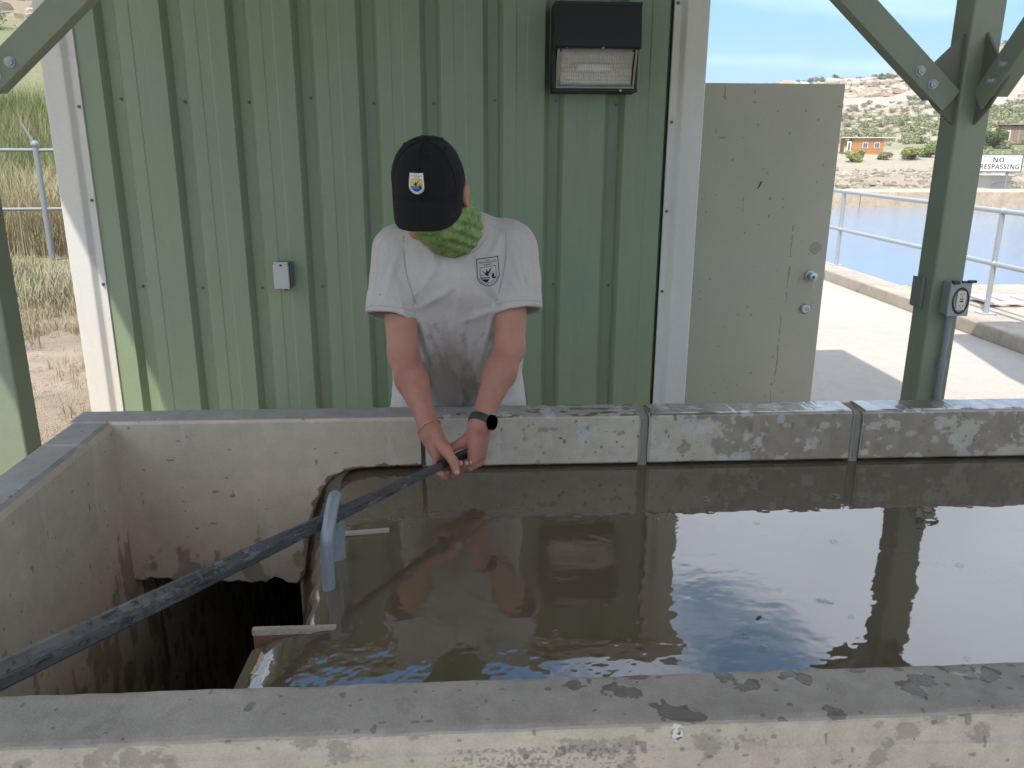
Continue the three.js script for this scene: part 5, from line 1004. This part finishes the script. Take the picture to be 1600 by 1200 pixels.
{
  const inPool = (x, z) => x > 4.3 && x < 63 && z > -31 && z < -3;
  const shrub = leafBall(420, 1, .8, .13, [[.9, .9, .9], [1, 1, 1], [1.1, 1.1, 1]], 4242), L = [];
  for (let i = 0; i < 9000 && L.length < 1300; i++) {
    const left = rnd() < .20, az = left ? rr(-33, -23) : rr(13, 40), d = left ? 36 + 130 * Math.pow(rnd(), .7) : 66 + 260 * Math.pow(rnd(), .85), a = az * Math.PI / 180, x = Math.sin(a) * d, z = -Math.cos(a) * d;
    if (inPool(x, z)) continue; const n = fbm(x * .035, z * .035, 9, 4); if (n < rr(.36, .62)) continue;
    if (Math.hypot(x - 41, z + 83) < 4 || (d < 92 && Math.hypot(x - 57, z + 86) < 4)) continue;
    const s = (left ? rr(.3, .9) : rr(.4, 1.15)) * (d > 200 ? 1.2 : 1); L.push([x, terrain(x, z) - .1 * s, z, s * 1.15, s, s * 1.15, rr(0, 6)]);
  }
  scatter('scrub', 'grey-green sagebrush scattered over the hillsides', shrub, leafMat, L, (q) => { const d = Math.hypot(q[0], q[2]); return d > 70 && d < 150 ? mix([.27, .29, .15], [.34, .34, .20], rnd()) : mix([.33, .30, .20], [.24, .24, .15], rnd()); });
  // dense green belt at the foot of the right-hand hill, and junipers along its crest
  const B = []; for (let i = 0; i < 520; i++) { const a = rr(13, 40) * Math.PI / 180, d = rr(104, 150), x = Math.sin(a) * d, z = -Math.cos(a) * d; if (fbm(x * .05, z * .05, 2, 3) < .44) continue; const s = rr(.5, 1.2); B.push([x, terrain(x, z) - .1, z, s * 1.3, s * .9, s * 1.3, rr(0, 6)]); }
  for (let i = 0; i < 170; i++) { const a = rr(14, 40), q = a * Math.PI / 180, d = ridge(a)[1] + rr(-16, 8), x = Math.sin(q) * d, z = -Math.cos(q) * d, s = rr(.8, 2.0); B.push([x, terrain(x, z) - .2, z, s * 1.1, s, s * 1.1, rr(0, 6)]); }
  scatter('brush', 'green brush along the foot and the crest of the hill', shrub, leafMat, B, q => Math.hypot(q[0], q[2]) > 200 ? mix([.12, .13, .06], [.17, .17, .09], rnd()) : mix([.26, .28, .15], [.34, .34, .20], rnd()));
  // rocks: riprap on the far bank, ledge blocks under the crest
  const rock = new THREE.DodecahedronGeometry(1, 1); { const p = rock.attributes.position; for (let i = 0; i < p.count; i++) { const x = p.getX(i), y = p.getY(i), z = p.getZ(i), k = .72 + .55 * vn(x * 1.7 + 5, y * 1.7 + 3, z * 1.7 + 9); p.setXYZ(i, clamp(x * k, -.72, .72), clamp(y * k, -.6, .6), clamp(z * k, -.75, .75)); } rock.computeVertexNormals(); }
  const Rk = []; for (let i = 0; i < 2600; i++) { const x = rr(7, 60), z = -32.1 - 36 * Math.pow(rnd(), 1.3); if (Math.hypot(x - 23.6, z + 37) < 1.6) continue; if (fbm(x * .35, z * .35, 3, 3) < .40) continue; const s = rr(.06, .24) * (rnd() < .1 ? 1.8 : 1); Rk.push([x, terrain(x, z) + s * .15, z, s * rr(.8, 1.5), s * rr(.5, .9), s, rr(0, 6), rr(-.4, .4), rr(-.4, .4)]); }
  const stone = std([1, 1, 1], .95, 0, { bumpMap: gb(1), bumpScale: .03 });
  scatter('riprap', 'broken pale stones on the far bank of the reservoir', rock, stone, Rk, () => mul(mix([.50, .43, .34], [.40, .33, .25], rnd()), rr(.7, 1.15)));
  const Lk = []; for (let i = 0; i < 3600; i++) { const a = rr(10, 41) * Math.PI / 180, far = rnd() < .65, d = far ? rr(222, 284) : rr(120, 222), x = Math.sin(a) * d, z = -Math.cos(a) * d; if (fbm(x * .05, z * .05, 4, 4) < (far ? .40 : .54)) continue; const s = (far ? rr(.5, 1.7) : rr(.25, .8)) * (rnd() < .06 ? 1.7 : 1); Lk.push([x, terrain(x, z) + .1 * s, z, s * rr(1, 1.9), s * rr(.4, .8), s, rr(0, 6), rr(-.25, .25), rr(-.25, .25)]); }
  for (let i = 0; i < 500; i++) { const a = rr(-33, -23) * Math.PI / 180, d = rr(45, 150), x = Math.sin(a) * d, z = -Math.cos(a) * d, s = rr(.15, .8); Lk.push([x, terrain(x, z), z, s * 1.3, s * .6, s, rr(0, 6)]); }
  scatter('hill_rock', 'tan and rust-coloured sandstone blocks on the slopes', rock, stone, Lk, q => mul(mix([.47, .36, .25], [.50, .43, .34], rnd()), rr(.7, 1.1)));
  // tall dry grass behind the fence, and low tufts on the bare dirt
  const blades = (n, h, w, s0, spread, lean) => { const keep = seed; seed = s0; const P = [], C = []; for (let i = 0; i < n; i++) { const a = rr(0, 6.283), r = spread * Math.sqrt(rnd()), x = Math.cos(a) * r, z = Math.sin(a) * r, H = h * rr(.5, 1.1), la = rr(0, 6.283), l = lean * H * rr(.2, 1), dx = Math.cos(la), dz = Math.sin(la), W = w * rr(.6, 1.3), k = rr(.75, 1.25); let p0 = [x, 0, z]; for (let s = 1; s <= 3; s++) { const t = s / 3, p1 = [x + dx * l * t * t, H * t * (1 - .12 * t), z + dz * l * t * t], w0 = W * (1 - (t - .333) * .9), w1 = W * (1 - t * .9); P.push(p0[0] - dz * w0, p0[1], p0[2] + dx * w0, p0[0] + dz * w0, p0[1], p0[2] - dx * w0, p1[0] + dz * w1, p1[1], p1[2] - dx * w1, p0[0] - dz * w0, p0[1], p0[2] + dx * w0, p1[0] + dz * w1, p1[1], p1[2] - dx * w1, p1[0] - dz * w1, p1[1], p1[2] + dx * w1); for (let q = 0; q < 6; q++) C.push(k, k, k); p0 = p1; } } seed = keep; const g = new THREE.BufferGeometry(); g.setAttribute('position', new THREE.Float32BufferAttribute(P, 3)); g.setAttribute('color', new THREE.Float32BufferAttribute(C, 3)); g.computeVertexNormals(); return g; };
  const tall = blades(46, 1.25, .006, 31, .26, .55), Gt = [];
  for (let i = 0; i < 1150; i++) { const a = rr(-32.5, -22) * Math.PI / 180, d = 13.2 + 16 * Math.pow(rnd(), 1.2), x = Math.sin(a) * d, z = -Math.cos(a) * d, s = rr(.45, 1.05) * (.7 + .6 * fbm(x * .6, z * .6, 4, 3)); if (z > -12.28 + .127 * (x + 5.92) - .45) continue; Gt.push([x, terrain(x, z) - .02, z, 1, s, 1, rr(0, 6)]); }
  scatter('tall_grass', 'tall dry grass standing behind the pipe fence', tall, leafMat, Gt, q => { const g = fbm(q[0] * .7, q[2] * .7, 6, 3) + rr(-.12, .12), d = Math.hypot(q[0], q[2]); return g > .47 || (d > 19 && g > .36) ? mix([.15, .19, .06], [.24, .25, .10], rnd()) : mix([.40, .335, .20], [.34, .285, .165], rnd()); });
  const low = blades(34, .16, .003, 57, .12, .9), Gl = [];
  for (let i = 0; i < 900; i++) { const a = rr(-33, -20) * Math.PI / 180, d = 5.2 + 8 * rnd(), x = Math.sin(a) * d, z = -Math.cos(a) * d, f = fbm(x * .8, z * .8, 5.5, 4); if (d < 8.2 ? rnd() > .12 : f < .46 && rnd() > .25) continue; const s = rr(.4, 1.3) * (d > 9.8 ? 1.7 : 1); Gl.push([x, terrain(x, z) - .01, z, s, s, s, rr(0, 6)]); }
  scatter('dry_grass', 'short dry grass tufts on the bare dirt', low, leafMat, Gl, q => mix([.33, .27, .17], Math.hypot(q[0], q[2]) > 9.6 ? [.22, .235, .13] : [.30, .25, .15], rnd()));
}
// ------------------------------------------------------------ pipe fence on the left
{
  const FG = std([.23, .24, .25], .65, .15);
  const F = thing('pipe_fence', 'grey pipe fence with a slanting post arm in the dry grass, left of the building', 'fence');
  const P = [[-3.4, -12.6], [-5.92, -12.28], [-9.1, -11.9], [-12.3, -11.5]];
  for (const [x, z] of P) { const y = terrain(x, z); mesh('post', tube([x, y - .1, z], [x, 1.64, z], .041, 14), FG, F); mesh('post_arm', tube([x, 1.60, z], [x - .14, 1.92, z + .02], .022, 10, .014), FG, F); mesh('post_cap', (() => { const s = new THREE.SphereGeometry(.055, 14, 10); s.translate(x, 1.62, z); return s; })(), FG, F); }
  for (let i = 0; i + 1 < P.length; i++) for (const y of [1.545, .74]) mesh('rail', tube([P[i][0], y, P[i][1]], [P[i + 1][0], y, P[i + 1][1]], .024, 12), FG, F);
}
// ------------------------------------------------------------ small things floating on the tank water
{
  const dome = () => { const g = new THREE.SphereGeometry(1, 18, 8, 0, Math.PI * 2, 0, Math.PI * .5); return g; };
  const film = phys([.96, .96, .96], .03, { transmission: 1, thickness: 0, ior: 1.33 }), foam = std([.62, .60, .56], .6);
  const at = (px, pz) => [px, WATER + .0003, pz];
  const spots = [[.82, -1.62, .006], [.60, -1.86, .008], [.93, -1.86, .010], [.94, -1.80, .005], [.50, -1.27, .007], [.52, -1.23, .008], [.52, -1.42, .005], [1.22, -1.93, .007], [.62, -1.42, .004], [1.04, -1.5, .006], [.72, -1.32, .004], [1.08, -1.12, .005], [1.01, -1.2, .006], [.86, -1.18, .004], [1.3, -1.66, .005], [.16, -1.30, .004], [.04, -1.42, .003], [.45, -1.75, .005], [.70, -1.9, .006], [1.15, -1.33, .005], [.68, -1.72, .005]];
  spots.forEach(([x, z, r]) => { const b = thing('water_bubble', 'small clear bubble floating on the brown tank water', 'bubble', at(x, z), 0, 'bubbles on the tank water'); r *= 1.3; const d = dome(); d.scale(r, r * .55, r); mesh('film', d, film, b); const t = new THREE.TorusGeometry(r, r * .10, 6, 20); t.rotateX(Math.PI / 2); mesh('rim', t, film, b); });
  const fo = thing('foam_patch', 'cluster of foam bubbles on the reflected sky, right of the middle of the water', 'foam', at(.695, -1.375)); const l = []; for (let i = 0; i < 9; i++) { const d = dome(), r = rr(.003, .007); d.scale(r, r * .6, r); d.translate(-.014 + .028 * i / 9, 0, -.004 + .010 * i / 9 + rr(-.004, .004)); l.push(d); } mesh('bubbles', l, film, fo); mesh('scum', (() => { const s = new THREE.CircleGeometry(.012, 14); s.scale(1.2, .45, 1); s.rotateX(-Math.PI / 2); s.rotateY(-.5); return s; })(), foam, fo);
  const leaf = thing('floating_leaf', 'small dark leaf floating beside the edge of the reflected building', 'leaf', at(.545, -1.325), .8); mesh('blade', (() => { const s = new THREE.SphereGeometry(.010, 12, 6); s.scale(1, .12, .32); return s; })(), std([.05, .04, .025], .8), leaf);
  const stick = thing('wood_chip', 'pale chip of wood floating just behind the gate handle', 'wood chip', [-.225, WATER - .001, -1.72], .12); mesh('chip', bx(-.05, .05, -.003, .006, -.006, .006, .002), std([.36, .31, .23], .9), stick);
}
scene.fog = new THREE.FogExp2(new THREE.Color().setRGB(.70, .76, .84), .0005);
renderer.render(scene, camera);
